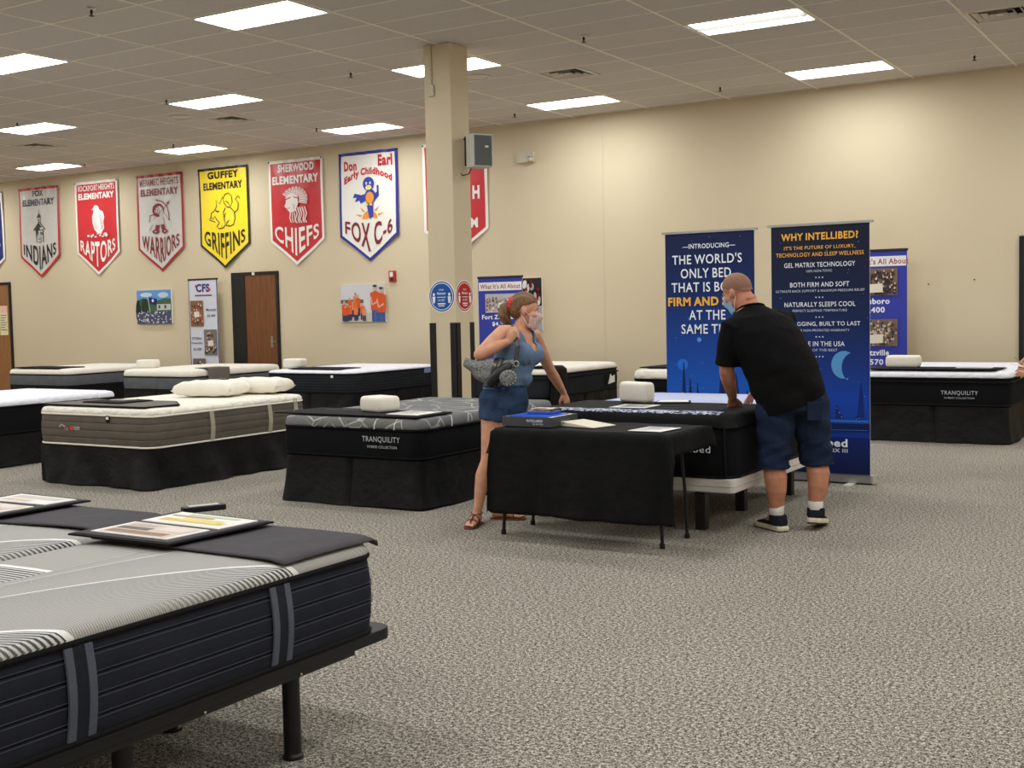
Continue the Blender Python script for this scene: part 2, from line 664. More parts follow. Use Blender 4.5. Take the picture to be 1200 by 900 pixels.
class Print:
    """flat artwork in (u, v); each new shape lies a hair above the last layer"""

    def __init__(s, step=0.0006, base=0.0):
        s.p = []
        s.f = []
        s.c = []
        s.seg = []
        s.step = step
        s.h = base

    def _add(s, pts, faces, col, h=None):
        k = len(s.p)
        hh = s.h if h is None else h
        s.p += [(x, y, hh) for x, y in pts]
        for q in faces:
            s.f.append(tuple(i + k for i in q))
            s.c.append(col)

    def up(s):
        s.h += s.step
        return s

    def poly(s, pts, col):
        s.up()
        s._add(pts, [tuple(range(len(pts)))], col)
        return s

    def rect(s, x0, y0, x1, y1, col):
        return s.poly([(x0, y0), (x1, y0), (x1, y1), (x0, y1)], col)

    def disc(s, cx, cy, rx, ry, col, n=20, a0=0.0, a1=2 * PI):
        full = abs(a1 - a0 - 2 * PI) < 1e-6
        return s.poly([(cx + rx * math.cos(a0 + (a1 - a0) * i / (n if full else n - 1)), cy + ry * math.sin(a0 + (a1 - a0) * i / (n if full else n - 1))) for i in range(n)], col)

    def stroke(s, pts, w, col, closed=False):
        s.up()
        m = len(pts)
        L, R = [], []
        for i in range(m):
            a = pts[(i - 1) % m] if closed else pts[max(i - 1, 0)]
            b = pts[(i + 1) % m] if closed else pts[min(i + 1, m - 1)]
            dx, dy = b[0] - a[0], b[1] - a[1]
            d = math.hypot(dx, dy) or 1.0
            nx, ny = -dy / d * w / 2, dx / d * w / 2
            L.append((pts[i][0] + nx, pts[i][1] + ny))
            R.append((pts[i][0] - nx, pts[i][1] - ny))
        s._add(L + R, [(i, (i + 1) % m, (i + 1) % m + m, i + m) for i in range(m if closed else m - 1)], col)
        return s

    def text(s, body, cx, y, w, h, col, bold=0.0, warp=None):
        s.up()
        s.seg.append((len(s.p), len(s.f)))
        pts, tri, tw, th = glyphs(body, bold)
        q = [(cx + (px / tw - 0.5) * w, y + py / th * h) for px, py in pts]
        if warp:
            q = [warp(a, b) for a, b in q]
        s._add(q, tri, col)
        return s

    def people(s, x0, y0, x1, y1, shirts, seed, n=14, jeans=(50, 60, 90), skins=((205, 160, 130), (180, 130, 100))):
        """a printed group photo: rows of figures"""
        rnd = random.Random(seed)
        step, s.step = s.step, 0.0001
        W, H = x1 - x0, y1 - y0
        for i in range(n):
            k = i / max(1, n - 1)
            hgt = H * rnd.uniform(0.5, 0.72) * (1.0 - 0.2 * k)
            cx = x0 + W * (0.06 + 0.88 * rnd.random())
            by = y0 + H * (0.34 * (1 - k)) * rnd.random()
            w = hgt * 0.17
            if cx - w < x0 or cx + w > x1:
                continue
            sh = rnd.choice(shirts)
            s.rect(cx - w * 0.8, by, cx - w * 0.08, by + hgt * 0.42, jeans)
            s.rect(cx + w * 0.08, by, cx + w * 0.8, by + hgt * 0.42, jeans)
            s.poly([(cx - w * 0.9, by + hgt * 0.38), (cx + w * 0.9, by + hgt * 0.38), (cx + w, by + hgt * 0.8), (cx, by + hgt * 0.86), (cx - w, by + hgt * 0.8)], sh)
            s.disc(cx, min(by + hgt * 0.93, y1 - hgt * 0.07), hgt * 0.07, hgt * 0.085, rnd.choice(skins), 10)
        s.step = step
        return s

    def crowd(s, x0, y0, x1, y1, cols, seed, n=60):
        rnd = random.Random(seed)
        step, s.step = s.step, 0.00004
        r = (y1 - y0) * 0.07
        for i in range(n):
            cx, cy = rnd.uniform(x0 + r, x1 - r), rnd.uniform(y0 + 1.5 * r, y1 - r)
            s.rect(cx - r * 0.9, cy - r * 1.4, cx + r * 0.9, cy, rnd.choice(cols))
            s.disc(cx, cy + r * 0.3, r * 0.55, r * 0.7, rnd.choice([(205, 160, 130), (120, 80, 60), (60, 50, 45), (220, 190, 165)]), 8)
        s.step = step
        return s

    def build(s, name, parent, face='front', wave=None, mat=None, loc=None, label=None):
        """front: u right, v up, facing -y; top: u right, v away, facing up; left: facing -x"""
        if name == 'lettering' and len(s.seg) > 1:             # every line of writing is a part of its own
            ends = s.seg[1:] + [(len(s.p), len(s.f))]
            for k, ((p0, f0), (p1, f1)) in enumerate(zip(s.seg, ends)):
                q = Print()
                q.p, q.c = s.p[p0:p1], s.c[f0:f1]
                q.f = [tuple(i - p0 for i in fc) for fc in s.f[f0:f1]]
                o = q.build(name, parent, face, wave, mat, loc, label)
            return o
        me = bpy.data.meshes.new(name)
        if face == 'front':
            vv = [(x, -h - (wave(x, y) if wave else 0.0), y) for x, y, h in s.p]
        elif face == 'top':
            vv = [(x, y, h + (wave(x, y) if wave else 0.0)) for x, y, h in s.p]
        else:
            vv = [(h, x, y) for x, y, h in s.p]
        me.from_pydata(vv, [], s.f)
        at = me.color_attributes.new('Col', 'FLOAT_COLOR', 'CORNER')
        buf = []
        for poly, c in zip(me.polygons, s.c):
            buf += list(srgb(*c)) * poly.loop_total
        at.data.foreach_set('color', buf)
        me.materials.append(mat or M['print'])
        return link(name, me, parent, loc, label)


# ================================================================== the room
X0, X1, YB = -24.0, 4.6, -4.2
fl = structure(MB().box(X0, X1, YB, WALLY, -0.1, 0.0).obj('floor', M['carpet']))
wb = structure(MB().box(X0, X1, WALLY, WALLY + 0.15, 0.0, CEIL + 0.1).obj('wall_back', M['wall']))
structure(MB().box(X0 - 0.15, X0, YB, WALLY, 0.0, CEIL + 0.1).obj('wall_left', M['wall']))
structure(MB().box(X1, X1 + 0.15, YB, WALLY, 0.0, CEIL + 0.1).obj('wall_right', M['wall']))
structure(MB().box(X0, X1, YB - 0.15, YB, 0.0, CEIL + 0.1).obj('wall_front', M['wall']))
# seams of the wallcovering: thin raised strips
for sx in (-8.11, -15.33, -0.9, -22.55):
    MB().box(sx - 0.006, sx + 0.006, WALLY - 0.004, WALLY + 0.01, 0.0, CEIL).obj('wall_seam', M['cream_plastic'], wb)
for a, b in ((X0, -22.12), (-21.64, -15.57), (-14.36, -2.46), (-1.42, X1)):
    structure(MB().box(a, b, WALLY - 0.012, WALLY, 0.0, 0.1).obj('baseboard_back', M['brown_base']))

ce = structure(MB().box(X0, X1, YB, WALLY, CEIL + 0.06, CEIL + 0.16).obj('ceiling', M['vent_dark']))

# ceiling grid cells
LIGHT_COLS = [GX0 + 3 * GDX * k for k in range(-5, 3)]
LIGHT_ROWS = [GY0 - 5 * GDY * k for k in range(0, 6)]
light_cells, vent_cells = set(), {}
for i in range(-5, 3):
    for k in range(0, 6):
        light_cells.add((3 * i, -5 * k))
for cx, cy in ((-2.25, -3), (-6.75, -3), (-10.25, -3), (1.75, -3)):
    vent_cells[(round(cx), cy)] = cx


def cam_xy(p):
    q = Vector(p) - Vector((0, 0, CAMZ))
    d = q.dot(_f)
    return (q.dot(CR) / d * FPX, -q.dot(CU) / d * FPX, d) if d > 0.2 else (9e9, 9e9, d)


cells = []
for i in range(-17, 9):
    for j in range(-32, 3):
        x, y = GX0 + i * GDX, GY0 + j * GDY
        if x - GDX / 2 < X0 - 0.6 or x + GDX / 2 > X1 + 0.6 or y - GDY / 2 > WALLY - 0.02 or y < YB:
            continue
        if (i, j) in light_cells:
            continue
        px, py, d = cam_xy((x, y, CEIL))
        seen = abs(px) < 690 and abs(py) < 500
        cells.append((0 if seen else 1, math.hypot(x, y), i, j))
cells.sort()
tile_mesh = MB().box(-GDX / 2 + 0.006, GDX / 2 - 0.006, -GDY / 2 + 0.006, GDY / 2 - 0.006, 0.004, 0.022).mesh('ceiling_tile', M['tile'], bevel=0.003)
rest = MB()
n_tiles = 0
for q, (hid, d, i, j) in enumerate(cells):
    x, y = GX0 + i * GDX, GY0 + j * GDY
    if (i, j) in vent_cells or y + GDY / 2 > WALLY - 0.004:
        vx = vent_cells.get((i, j))
        y1 = min(y + GDY / 2 - 0.006, WALLY - 0.004)
        if vx is None:
            rest.box(x - GDX / 2 + 0.006, x + GDX / 2 - 0.006, y - GDY / 2 + 0.006, y1, CEIL + 0.004, CEIL + 0.022)
        else:
            off = (vx - i) * GDX
            a, b = (x - GDX / 2 + 0.006, x) if off > 0 else (x, x + GDX / 2 - 0.006)
            rest.box(a, b, y - GDY / 2 + 0.006, y1, CEIL + 0.004, CEIL + 0.022)
        continue
    if n_tiles < 300 and not hid:
        t = link('ceiling_tile', tile_mesh, ce, (x, y, CEIL))
        if (i, j) in ((-5, -6), (-4, -6)):                    # two tiles that have dropped at a corner
            t.rotation_euler = (0.012, 0.011 if i == -5 else -0.011, 0)
            t.location.z -= 0.004
        n_tiles += 1
    else:
        rest.box(x - GDX / 2 + 0.006, x + GDX / 2 - 0.006, y - GDY / 2 + 0.006, y + GDY / 2 - 0.006, CEIL + 0.004, CEIL + 0.022)
o = rest.obj('ceiling_tile_field', M['tile'], ce)
o['kind'] = 'stuff'
g = MB()
for i in range(-17, 9):
    x = GX0 + (i + 0.5) * GDX
    if X0 < x < X1:
        g.box(x - 0.012, x + 0.012, YB, WALLY, CEIL - 0.002, CEIL + 0.03)
for j in range(-32, 3):
    y = GY0 + (j + 0.5) * GDY
    if YB < y < WALLY:
        g.box(X0, X1, y - 0.009, y + 0.009, CEIL, CEIL + 0.03)
o = g.obj('ceiling_grid', M['tbar'], ce)
o['kind'] = 'stuff'

# ------------------------------------------------------------------ ceiling lights
LW, LH = GDX - 0.03, GDY - 0.03


def frame_mb(w, h, t, z0, z1):
    return MB().box(-w / 2, w / 2, -h / 2, -h / 2 + t, z0, z1).box(-w / 2, w / 2, h / 2 - t, h / 2, z0, z1) \
        .box(-w / 2, -w / 2 + t, -h / 2 + t, h / 2 - t, z0, z1).box(w / 2 - t, w / 2, -h / 2 + t, h / 2 - t, z0, z1)


frame_me = frame_mb(GDX - 0.02, GDY - 0.02, 0.022, -0.012, 0.03).mesh('light_frame', M['white_metal'], bevel=0.003)
diff_me = MB().add([(-LW / 2 + 0.01, -LH / 2 + 0.01, -0.006), (LW / 2 - 0.01, -LH / 2 + 0.01, -0.006), (LW / 2 - 0.01, LH / 2 - 0.01, -0.006), (-LW / 2 + 0.01, LH / 2 - 0.01, -0.006)], [(3, 2, 1, 0)]).mesh('diffuser', M['lamp'], recalc=False)
back_me = MB().box(-LW / 2, LW / 2, -LH / 2, LH / 2, 0.03, 0.05).mesh('housing', M['white_metal'])
LL = {
    (-4, 0): 'white fluorescent ceiling panel above the white banner with the little schoolhouse',
    (-3, 0): 'white fluorescent ceiling panel above the gap between arrow banner and yellow banner',
    (-2, 0): 'white fluorescent ceiling panel directly above the blue-edged bird banner',
    (-1, 0): 'white fluorescent ceiling panel near the wall just beyond the wall speaker',
    (0, 0): 'white fluorescent ceiling panel close to the bare wall above the display banners',
    (-3, 1): 'white fluorescent ceiling panel in the second row, cut by the picture edge above the doorway',
    (-2, 1): 'white fluorescent ceiling panel beside a dark air vent, above the griffin banner',
    (-1, 1): 'white fluorescent ceiling panel partly hidden by the beige column',
    (0, 1): 'open fluorescent ceiling light showing its dull reflector ridge between two bright tubes',
    (-2, 2): 'white fluorescent ceiling panel cut off at the edge, third row from the wall',
    (-1, 2): 'large bright fluorescent ceiling panel highest in view, third row from the wall',
}
for (i, k) in sorted([(i, k) for i in range(-5, 3) for k in range(0, 6)]):
    x, y = GX0 + 3 * GDX * i, GY0 - 5 * GDY * k
    lab = LL.get((i, k))
    r = thing('ceiling_light', lab or 'fluorescent ceiling panel outside the view, lighting the rest of the showroom', 'light', (x, y, CEIL), 0, 'fluorescent ceiling panels')
    link('frame', frame_me, r)
    link('housing', back_me, r)
    if (i, k) == (0, 1):
        for s_ in (-1, 1):
            a, b = (-0.275, -0.055) if s_ < 0 else (0.055, 0.275)
            MB().add([(-LW / 2 + 0.05, a, 0.0), (LW / 2 - 0.02, a, 0.0), (LW / 2 - 0.02, b, 0.0), (-LW / 2 + 0.05, b, 0.0)], [(3, 2, 1, 0)]).obj('diffuser', M['lamp'], r)
        MB().add([(-LW / 2 + 0.05, -0.055, 0.0), (LW / 2 - 0.02, -0.055, 0.0), (LW / 2 - 0.02, 0.0, -0.03), (-LW / 2 + 0.05, 0.0, -0.03), (LW / 2 - 0.02, 0.055, 0.0), (-LW / 2 + 0.05, 0.055, 0.0)],
                 [(0, 3, 2, 1), (3, 5, 4, 2), (0, 5, 3), (1, 2, 4)]).obj('reflector_ridge', M['white_metal'], r)
        MB().box(-LW / 2, -LW / 2 + 0.05, -LH / 2, LH / 2, -0.008, 0.02).obj('end_plate', M['white_metal'], r)
    else:
        link('diffuser', diff_me, r)

# ------------------------------------------------------------------ vents, sprinklers, ceiling speakers
VL = ['square air vent in the ceiling between the column and the wall speaker side', 'square air vent in the ceiling beside the panel above the griffin banner',
      'square air vent in the ceiling near the navy banner corner', 'square air vent in the ceiling above the far doorway frame, cut at the top']
for (cx, lab) in zip((-2.25, -6.75, -10.25, 1.75), VL):
    r = thing('ceiling_vent', lab, 'vent', (GX0 + cx * GDX, GY0 - 3 * GDY, CEIL), 0, 'square ceiling vents')
    frame_mb(0.6, 0.6, 0.05, -0.006, 0.02).obj('frame', M['vent'], r, bevel=0.003)
    MB().box(-0.26, 0.26, -0.26, 0.26, 0.045, 0.055).obj('duct', M['vent_dark'], r)
    for q in range(3):
        w = 0.24 - q * 0.075
        rg = []
        for ww, zz in ((w - 0.006, -0.003), (w - 0.045, 0.03), (w - 0.05, 0.028), (w - 0.012, -0.006)):
            rg.append([(-ww, -ww, zz), (ww, -ww, zz), (ww, ww, zz), (-ww, ww, zz)])
        MB().rings(rg, False, False).obj('vane', M['vent'], r)
    MB().box(-0.035, 0.035, -0.035, 0.035, -0.002, 0.005).obj('centre_plate', M['vent'], r)
SPR = [(-5.941, 11.219, 'ceiling sprinkler in the tile grid between the column and the open light'),
       (-9.012, 7.54, 'ceiling sprinkler near the top edge above the griffin banner side'),
       (-9.0, 11.213, 'ceiling sprinkler beside the dropped tiles, in front of the column'),
       (-12.064, 14.181, 'ceiling sprinkler next to the panel above the bird banner'),
       (-5.888, 14.82, 'ceiling sprinkler close to the wall between the two panels by the bare wall'),
       (-2.787, 14.782, 'ceiling sprinkler closest to the far doorway frame'),
       (-11.979, 11.155, 'ceiling sprinkler at the corner of the panel beside the dark vent'),
       (-14.948, 14.029, 'ceiling sprinkler behind the panel over the arrow banner gap'),
       (-18.005, 14.769, 'ceiling sprinkler over the raptor banner, next to a panel'),
       (-9.036, 14.926, 'ceiling sprinkler near the wall above the red banner behind the column'),
       (-14.973, 11.148, 'ceiling sprinkler beside the second row panel cut by the edge')]
for x, y, lab in SPR:
    r = thing('sprinkler', lab, 'sprinkler', (x, y, CEIL - 0.002), 0, 'ceiling sprinklers')
    MB().lathe([(0.0, 0.0), (0.042, 0.0), (0.03, -0.01), (0.0, -0.012)], n=14).obj('escutcheon', M['white_metal'], r)
    MB().lathe([(0.013, -0.01), (0.013, -0.04), (0.008, -0.042), (0.008, -0.06), (0.026, -0.062), (0.026, -0.066), (0.0, -0.068)], n=10).obj('nozzle', M['metal_black'], r)
for x, y, lab in ((-12.886, 12.27, 'round ceiling speaker grille beside the vent above the griffin banner'), (-8.009, 12.376, 'round ceiling speaker grille behind the top of the column')):
    r = thing('ceiling_speaker', lab, 'speaker', (x, y, CEIL), 0, 'round ceiling speakers')
    MB().lathe([(0.165, 0.003), (0.165, -0.01), (0.14, -0.013), (0.14, 0.003)], n=28).obj('rim', M['vent'], r)
    MB().lathe([(0.0, -0.004), (0.14, -0.004), (0.14, 0.002), (0.0, 0.002)], n=28).obj('grille', M['vent'], r)

# ------------------------------------------------------------------ doors
def door(name, x0, x1, ztop, mat, xl):
    d = MB()
    f = 0.055
    d.box(x0, x0 + f, WALLY - 0.03, WALLY + 0.02, 0, ztop).box(x1 - f, x1, WALLY - 0.03, WALLY + 0.02, 0, ztop).box(x0 + f, x1 - f, WALLY - 0.03, WALLY + 0.02, ztop - f, ztop)
    fr = structure(d.obj(name, M['door_black']))
    MB().box(x0 + f, x1 - f, WALLY - 0.018, WALLY - 0.004, 0.005, ztop - f).obj('door_leaf', mat, fr)
    lv = MB().box(xl - 0.03, xl + 0.03, WALLY - 0.026, WALLY - 0.018, 0.93, 1.13).tube([(xl, WALLY - 0.026, 1.03), (xl, WALLY - 0.06, 1.03), (xl + 0.11, WALLY - 0.06, 1.03)], 0.009, 8)
    lv.obj('door_handle', M['brass'], fr)
    return fr


d1 = door('door_1', -22.72, -21.70, 2.28, M['wood_light'], -22.5)
d2 = door('door_2', -15.52, -14.42, 2.255, M['wood'], -14.6)
MB().box(-15.52, -15.2, WALLY - 0.028, WALLY - 0.017, 0.0, 2.2).obj('door_stop', M['door_black'], d2)
MB().box(-15.0, -14.95, WALLY - 0.05, WALLY - 0.02, 2.2, 2.25).obj('closer_button', M['white_metal'], d2)
d3 = door('door_3', -2.46, -1.42, 2.26, M['wood'], -1.6)
r = thing('door_notice', 'small printed notice taped to the pale wooden door', 'notice', (-21.95, WALLY - 0.02, 1.5))
P = Print()
P.rect(-0.13, -0.3, 0.13, 0.3, (226, 218, 176)).rect(-0.13, 0.16, 0.13, 0.3, (232, 190, 170))
for q in range(7):
    P.rect(-0.1, 0.1 - q * 0.05, 0.1 - 0.03 * (q % 3), 0.115 - q * 0.05, (120, 110, 90))
P.build('sheet', r)

# ------------------------------------------------------------------ column
CX0, CX1, CY0, CY1 = -7.54, -7.205, 10.62, 10.955
cb = MB().box(CX0, CX1, CY0, CY1, 0, CEIL)
col = structure(cb.obj('column', M['wall'], bevel=0.006))
for (cx, cy, sx, sy) in ((CX0, CY0, 1, 1), (CX1, CY0, -1, 1), (CX1, CY1, -1, -1), (CX0, CY1, 1, -1)):
    w, t = 0.075, 0.006
    xs = sorted((cx - sx * t, cx + sx * w))
    ys = sorted((cy - sy * t, cy + sy * w))
    m = MB().box(xs[0], xs[1], *sorted((cy - sy * t, cy)), 0.0, 1.375).box(*sorted((cx - sx * t, cx)), ys[0], ys[1], 0.0, 1.375)
    m.obj('corner_guard', M['guard'], col)
MB().box(CX0, CX1, CY0 - 0.012, CY0, 0, 0.1).obj('column_base', M['brown_base'], col)

r = thing('conduit_box', 'small beige conduit and junction box high on the column front', 'box', (CX0 + 0.1, CY0, 3.82))
MB().box(-0.035, 0.035, -0.03, 0, -0.06, 0.06).obj('junction_box', M['cream_plastic'], r, bevel=0.004)
MB().tube([(0.0, -0.012, 0.06), (0.0, -0.012, CEIL - 3.82)], 0.008, 8, False).obj('conduit', M['cream_plastic'], r)


def mask_sign(name, label, loc, rz, rgb):
    r = thing(name, label, 'sign', loc, rz)
    MB().rings([[(0.17 * math.cos(a), 0.0, 0.17 * math.sin(a)) for a in [2 * PI * i / 36 for i in range(36)]], [(0.17 * math.cos(a), -0.002, 0.17 * math.sin(a)) for a in [2 * PI * i / 36 for i in range(36)]]]).obj('disc', M['paper'], r)
    P = Print(base=0.0022)
    P.disc(0, 0, 0.16, 0.16, rgb, 36).disc(0, 0, 0.146, 0.146, (235, 235, 235), 36).disc(0, 0, 0.138, 0.138, rgb, 36)
    for s_ in (-1, 1):
        P.disc(s_ * 0.1, 0.022, 0.014, 0.018, (235, 235, 235), 12)
        P.poly([(s_ * 0.1 - 0.02, 0.0), (s_ * 0.1 + 0.02, 0.0), (s_ * 0.1 + 0.012, -0.07), (s_ * 0.1 - 0.012, -0.07)], (235, 235, 235))
    P.text('STOP', 0, 0.06, 0.06, 0.018, (240, 240, 240), 0.01).text('Maintain', 0, 0.02, 0.11, 0.026, (240, 240, 240), 0.02)
    P.rect(-0.055, -0.012, 0.055, -0.004, (225, 225, 230)).text('SIX FEET', 0, -0.05, 0.09, 0.02, (240, 240, 240), 0.01)
    P.rect(-0.05, -0.085, 0.05, -0.07, (225, 225, 230)).rect(-0.04, -0.105, 0.04, -0.095, (225, 225, 230))
    P.build('print', r)


mask_sign('round_sign', 'round blue distancing sign on the column front', (CX0 + 0.16, CY0 - 0.001, 1.655), 0, (24, 82, 160))
mask_sign('round_sign', 'round red distancing sign on the column side', (CX1 + 0.001, CY0 + 0.165, 1.655), PI / 2, (178, 34, 36))

# wall speaker on a bracket
r = thing('wall_speaker', 'grey box loudspeaker bracketed to the side of the column', 'speaker', (CX1 + 0.05, 10.8, 3.17), math.radians(62))
# local: -y is the front
MB().prism([(-0.115, -0.1), (0.115, -0.1), (0.115, 0.06), (0.06, 0.11), (-0.06, 0.11), (-0.115, 0.06)], -0.17, 0.17).obj('cabinet', M['grey_plastic'], r, loc=(0.09, -0.12, 0), bevel=0.006)
MB().box(-0.1, 0.1, -0.108, -0.1, -0.155, 0.155).obj('grille', plain('speaker_grille', (88, 92, 90), 0.7, 0.3, nz=300, amount=0.3), r, loc=(0.09, -0.12, 0))
MB().box(0.05, 0.09, -0.1085 - 0.002, -0.108, -0.02, 0.0).obj('badge', M['white_metal'], r, loc=(0.06, -0.12, 0.05))
MB().tube([(0.0, 0.02, 0.14), (-0.01, -0.02, 0.16), (0.0, 0.0, -0.14), (0.03, 0.02, -0.14)], 0.011, 8).obj('bracket', M['metal_black'], r)
MB().tube([(0.05, -0.03, -0.17), (0.02, -0.02, -0.23), (-0.03, 0.02, -0.24), (-0.05, 0.05, -0.2)], 0.006, 6).obj('cable', M['metal_black'], r)

# ------------------------------------------------------------------ small wall fittings
r = thing('fire_alarm', 'red fire alarm strobe on the wall by the bird banner', 'alarm', (-11.95, WALLY, 2.08))
MB().box(-0.065, 0.065, -0.04, 0, -0.09, 0.09).obj('housing', M['red_plastic'], r, bevel=0.008)
MB().box(-0.03, 0.03, -0.06, -0.04, -0.01, 0.07).obj('lens', M['white_metal'], r, bevel=0.006)
MB().box(-0.03, 0.03, -0.046, -0.04, -0.07, -0.03).obj('horn', M['metal_black'], r)
r = thing('emergency_light', 'small cream emergency light box high on the bare wall', 'light', (-9.37, WALLY, 3.78))
MB().box(-0.16, 0.14, -0.07, 0, -0.08, 0.08).obj('housing', M['cream_plastic'], r, bevel=0.008)
MB().tube([(0.09, -0.07, 0.03), (0.1, -0.1, 0.02)], [0.03, 0.035], 12).obj('lamp_head', M['grey_plastic'], r)
MB().tube([(0.1, -0.07, -0.045), (0.11, -0.1, -0.05)], [0.03, 0.035], 12).obj('lamp_head', M['cream_plastic'], r)
for x, z in ((-3.53, 1.708), (-2.98, 1.75)):
    r = thing('wall_hook', 'tiny dark hook left in the bare wall above the black bed' if x < -3 else 'tiny dark hook left in the bare wall nearer the doorway frame', 'hook', (x, WALLY, z))
    MB().lathe([(0.0, 0.0), (0.009, 0.0), (0.009, 0.01), (0.005, 0.018), (0.0, 0.02)], n=8).obj('stud', M['metal_black'], r).rotation_euler = (PI / 2, 0, 0)

# ================================================================== school banners on the back wall
WHITE, SILVER = (236, 232, 224), (206, 202, 196)
RED, DRED, BLK, NAVY, YEL, BLUE = (196, 34, 42), (128, 26, 36), (26, 24, 26), (30, 40, 110), (246, 216, 36), (38, 46, 140)
WAVES = {}
HW, SIDE, TIP = 0.605, -1.37, -1.79


def pent_bottom(u, hw=HW, side=SIDE, tip=TIP):
    return tip + (side - tip) * abs(u) / hw


def field(P, col, inset, wave_res=(16, 20)):
    hw, top = HW - inset, -inset
    nu, nv = wave_res
    P.up()
    pts = []
    for j in range(nv + 1):
        for i in range(nu + 1):
            u = -hw + 2 * hw * i / nu
            b = pent_bottom(u) + inset * 1.15
            pts.append((u, top + (b - top) * j / nv))
    P._add(pts, [(j * (nu + 1) + i, (j + 1) * (nu + 1) + i, (j + 1) * (nu + 1) + i + 1, j * (nu + 1) + i + 1) for j in range(nv) for i in range(nu)], col)


def vee(vt, k=0.95, dip=0.05):
    """bottom word: letters stretch down to follow the point"""
    def w(a, b):
        t = b + 1.0
        bot = pent_bottom(a) + 0.14
        top = vt - dip * (1 - abs(a) / 0.5)
        return (a, bot + (top - bot) * t)
    return w


def banner(label, x, field_col, border, lines, word, word_col, emblem, seed, inset=0.05, top=4.13, tilt=0.0):
    r = thing('school_banner', label, 'banner', (x, WALLY, top), 0, 'school banners on the wall')
    rnd = random.Random(seed)
    a, b, c = rnd.uniform(0, 6), rnd.uniform(0, 6), rnd.uniform(0, 6)

    def wave(u, v):
        e = min(1.0, 0.25 + abs(v))
        k = math.exp(v * 5.0)
        return 0.026 + 0.008 * math.sin(6.0 * u + 2.0 * v + a) * e + 0.006 * math.sin(11 * u - 1.5 * v + b) + 0.012 * k * math.sin(26 * u + 9 * v + c)
    F = Print(0.002, 0.0)
    hw = HW
    field(F, border, 0.0, (24, 40))
    field(F, field_col, inset, (24, 40))
    cl = F.build('cloth', r, wave=wave, mat=M['vinyl'])
    L = Print(0.0012, 0.007)
    for (t, cx, v, w, h, col) in lines:
        L.text(t, cx, v + 0.01, w, h * 1.08, col, 0.045 if len(t) < 11 else 0.022)
    if word:
        L.text(word, 0.0 if len(word) > 2 else 0.3, -1, 0.98 if len(word) > 2 else 0.3, 1.0, word_col, 0.02, vee(-1.11))
    L.build('lettering', r, wave=wave, mat=M['vinyl'])
    if emblem:
        E_ = Print(0.0008, 0.007)
        emblem(E_)
        top_, low_, kx = (-0.46, -1.09, 0.86) if emblem is not e_bird else (-0.42, -1.1, 0.95)
        hi = max(p[1] for p in E_.p)
        lo = min(p[1] for p in E_.p)
        if len(E_.p) > 60:
            E_.p = [(x_ * kx, low_ + (y_ - lo) / (hi - lo) * (top_ - low_), h_) for x_, y_, h_ in E_.p]
        E_.build('emblem', r, wave=wave, mat=M['vinyl'])
    WAVES[r.name] = wave
    for s_ in (-1, 1):
        MB().lathe([(0.012, 0.0), (0.016, 0.004), (0.012, 0.008), (0.0, 0.008)], n=10).obj('hanging_eyelet', M['metal_black'], r, loc=(s_ * 0.585, -0.034, -0.02)).rotation_euler = (PI / 2, 0, 0)
    return r


def e_school(P):
    k = BLK
    P.poly([(-0.16, -0.7), (0.16, -0.7), (0.14, -1.08), (-0.14, -1.08)], k).poly([(-0.125, -0.72), (0.125, -0.72), (0.11, -1.08), (-0.11, -1.08)], SILVER)
    P.poly([(-0.24, -0.7), (0.24, -0.7), (0, -0.42)], k).poly([(-0.19, -0.69), (0.19, -0.69), (0, -0.47)], SILVER).poly([(-0.11, -0.63), (0.11, -0.63), (0, -0.5)], k)
    P.rect(-0.06, -0.46, 0.06, -0.31, k).rect(-0.045, -0.45, 0.045, -0.33, SILVER).rect(-0.02, -0.44, 0.02, -0.36, k)
    P.poly([(-0.085, -0.31), (0.085, -0.31), (0, -0.17)], k).stroke([(0, -0.18), (0, -0.1)], 0.012, k)
    for s_ in (-1, 1):
        P.rect(s_ * 0.075 - 0.035, -0.85, s_ * 0.075 + 0.035, -0.76, k)
        P.disc(s_ * 0.075, -0.805, 0.014, 0.014, SILVER, 8)
    P.rect(-0.06, -1.08, 0.06, -0.89, k).rect(-0.048, -0.97, -0.006, -0.9, SILVER).rect(0.006, -0.97, 0.048, -0.9, SILVER).rect(-0.048, -1.07, -0.006, -0.99, SILVER).rect(0.006, -1.07, 0.048, -0.99, SILVER)


def e_raptor(P):
    w = (232, 226, 222)
    P.poly([(-0.02, -0.16), (0.05, -0.2), (0.09, -0.3), (0.2, -0.36), (0.24, -0.52), (0.2, -0.66), (0.22, -0.84), (0.12, -0.98), (0.0, -0.98), (-0.1, -0.86), (-0.16, -0.68), (-0.17, -0.48), (-0.12, -0.36), (-0.13, -0.24), (-0.09, -0.17)], w)
    for q in range(6):
        P.stroke([(0.06 + 0.02 * q, -0.42 - 0.07 * q), (0.14, -0.5 - 0.07 * q), (0.19, -0.48 - 0.07 * q)], 0.012, RED)
        P.stroke([(-0.12 + 0.01 * q, -0.5 - 0.06 * q), (-0.05 + 0.01 * q, -0.55 - 0.06 * q)], 0.01, RED)
    P.poly([(-0.13, -0.24), (-0.17, -0.29), (-0.11, -0.3)], (222, 200, 196)).disc(-0.075, -0.225, 0.013, 0.013, RED, 8)
    rnd = random.Random(4)
    for q in range(18):
        cx, cy = rnd.uniform(-0.3, 0.3), rnd.uniform(-1.1, -0.98)
        P.disc(cx, cy, rnd.uniform(0.03, 0.06), rnd.uniform(0.015, 0.035), rnd.choice([w, RED, (220, 190, 188)]), 8)


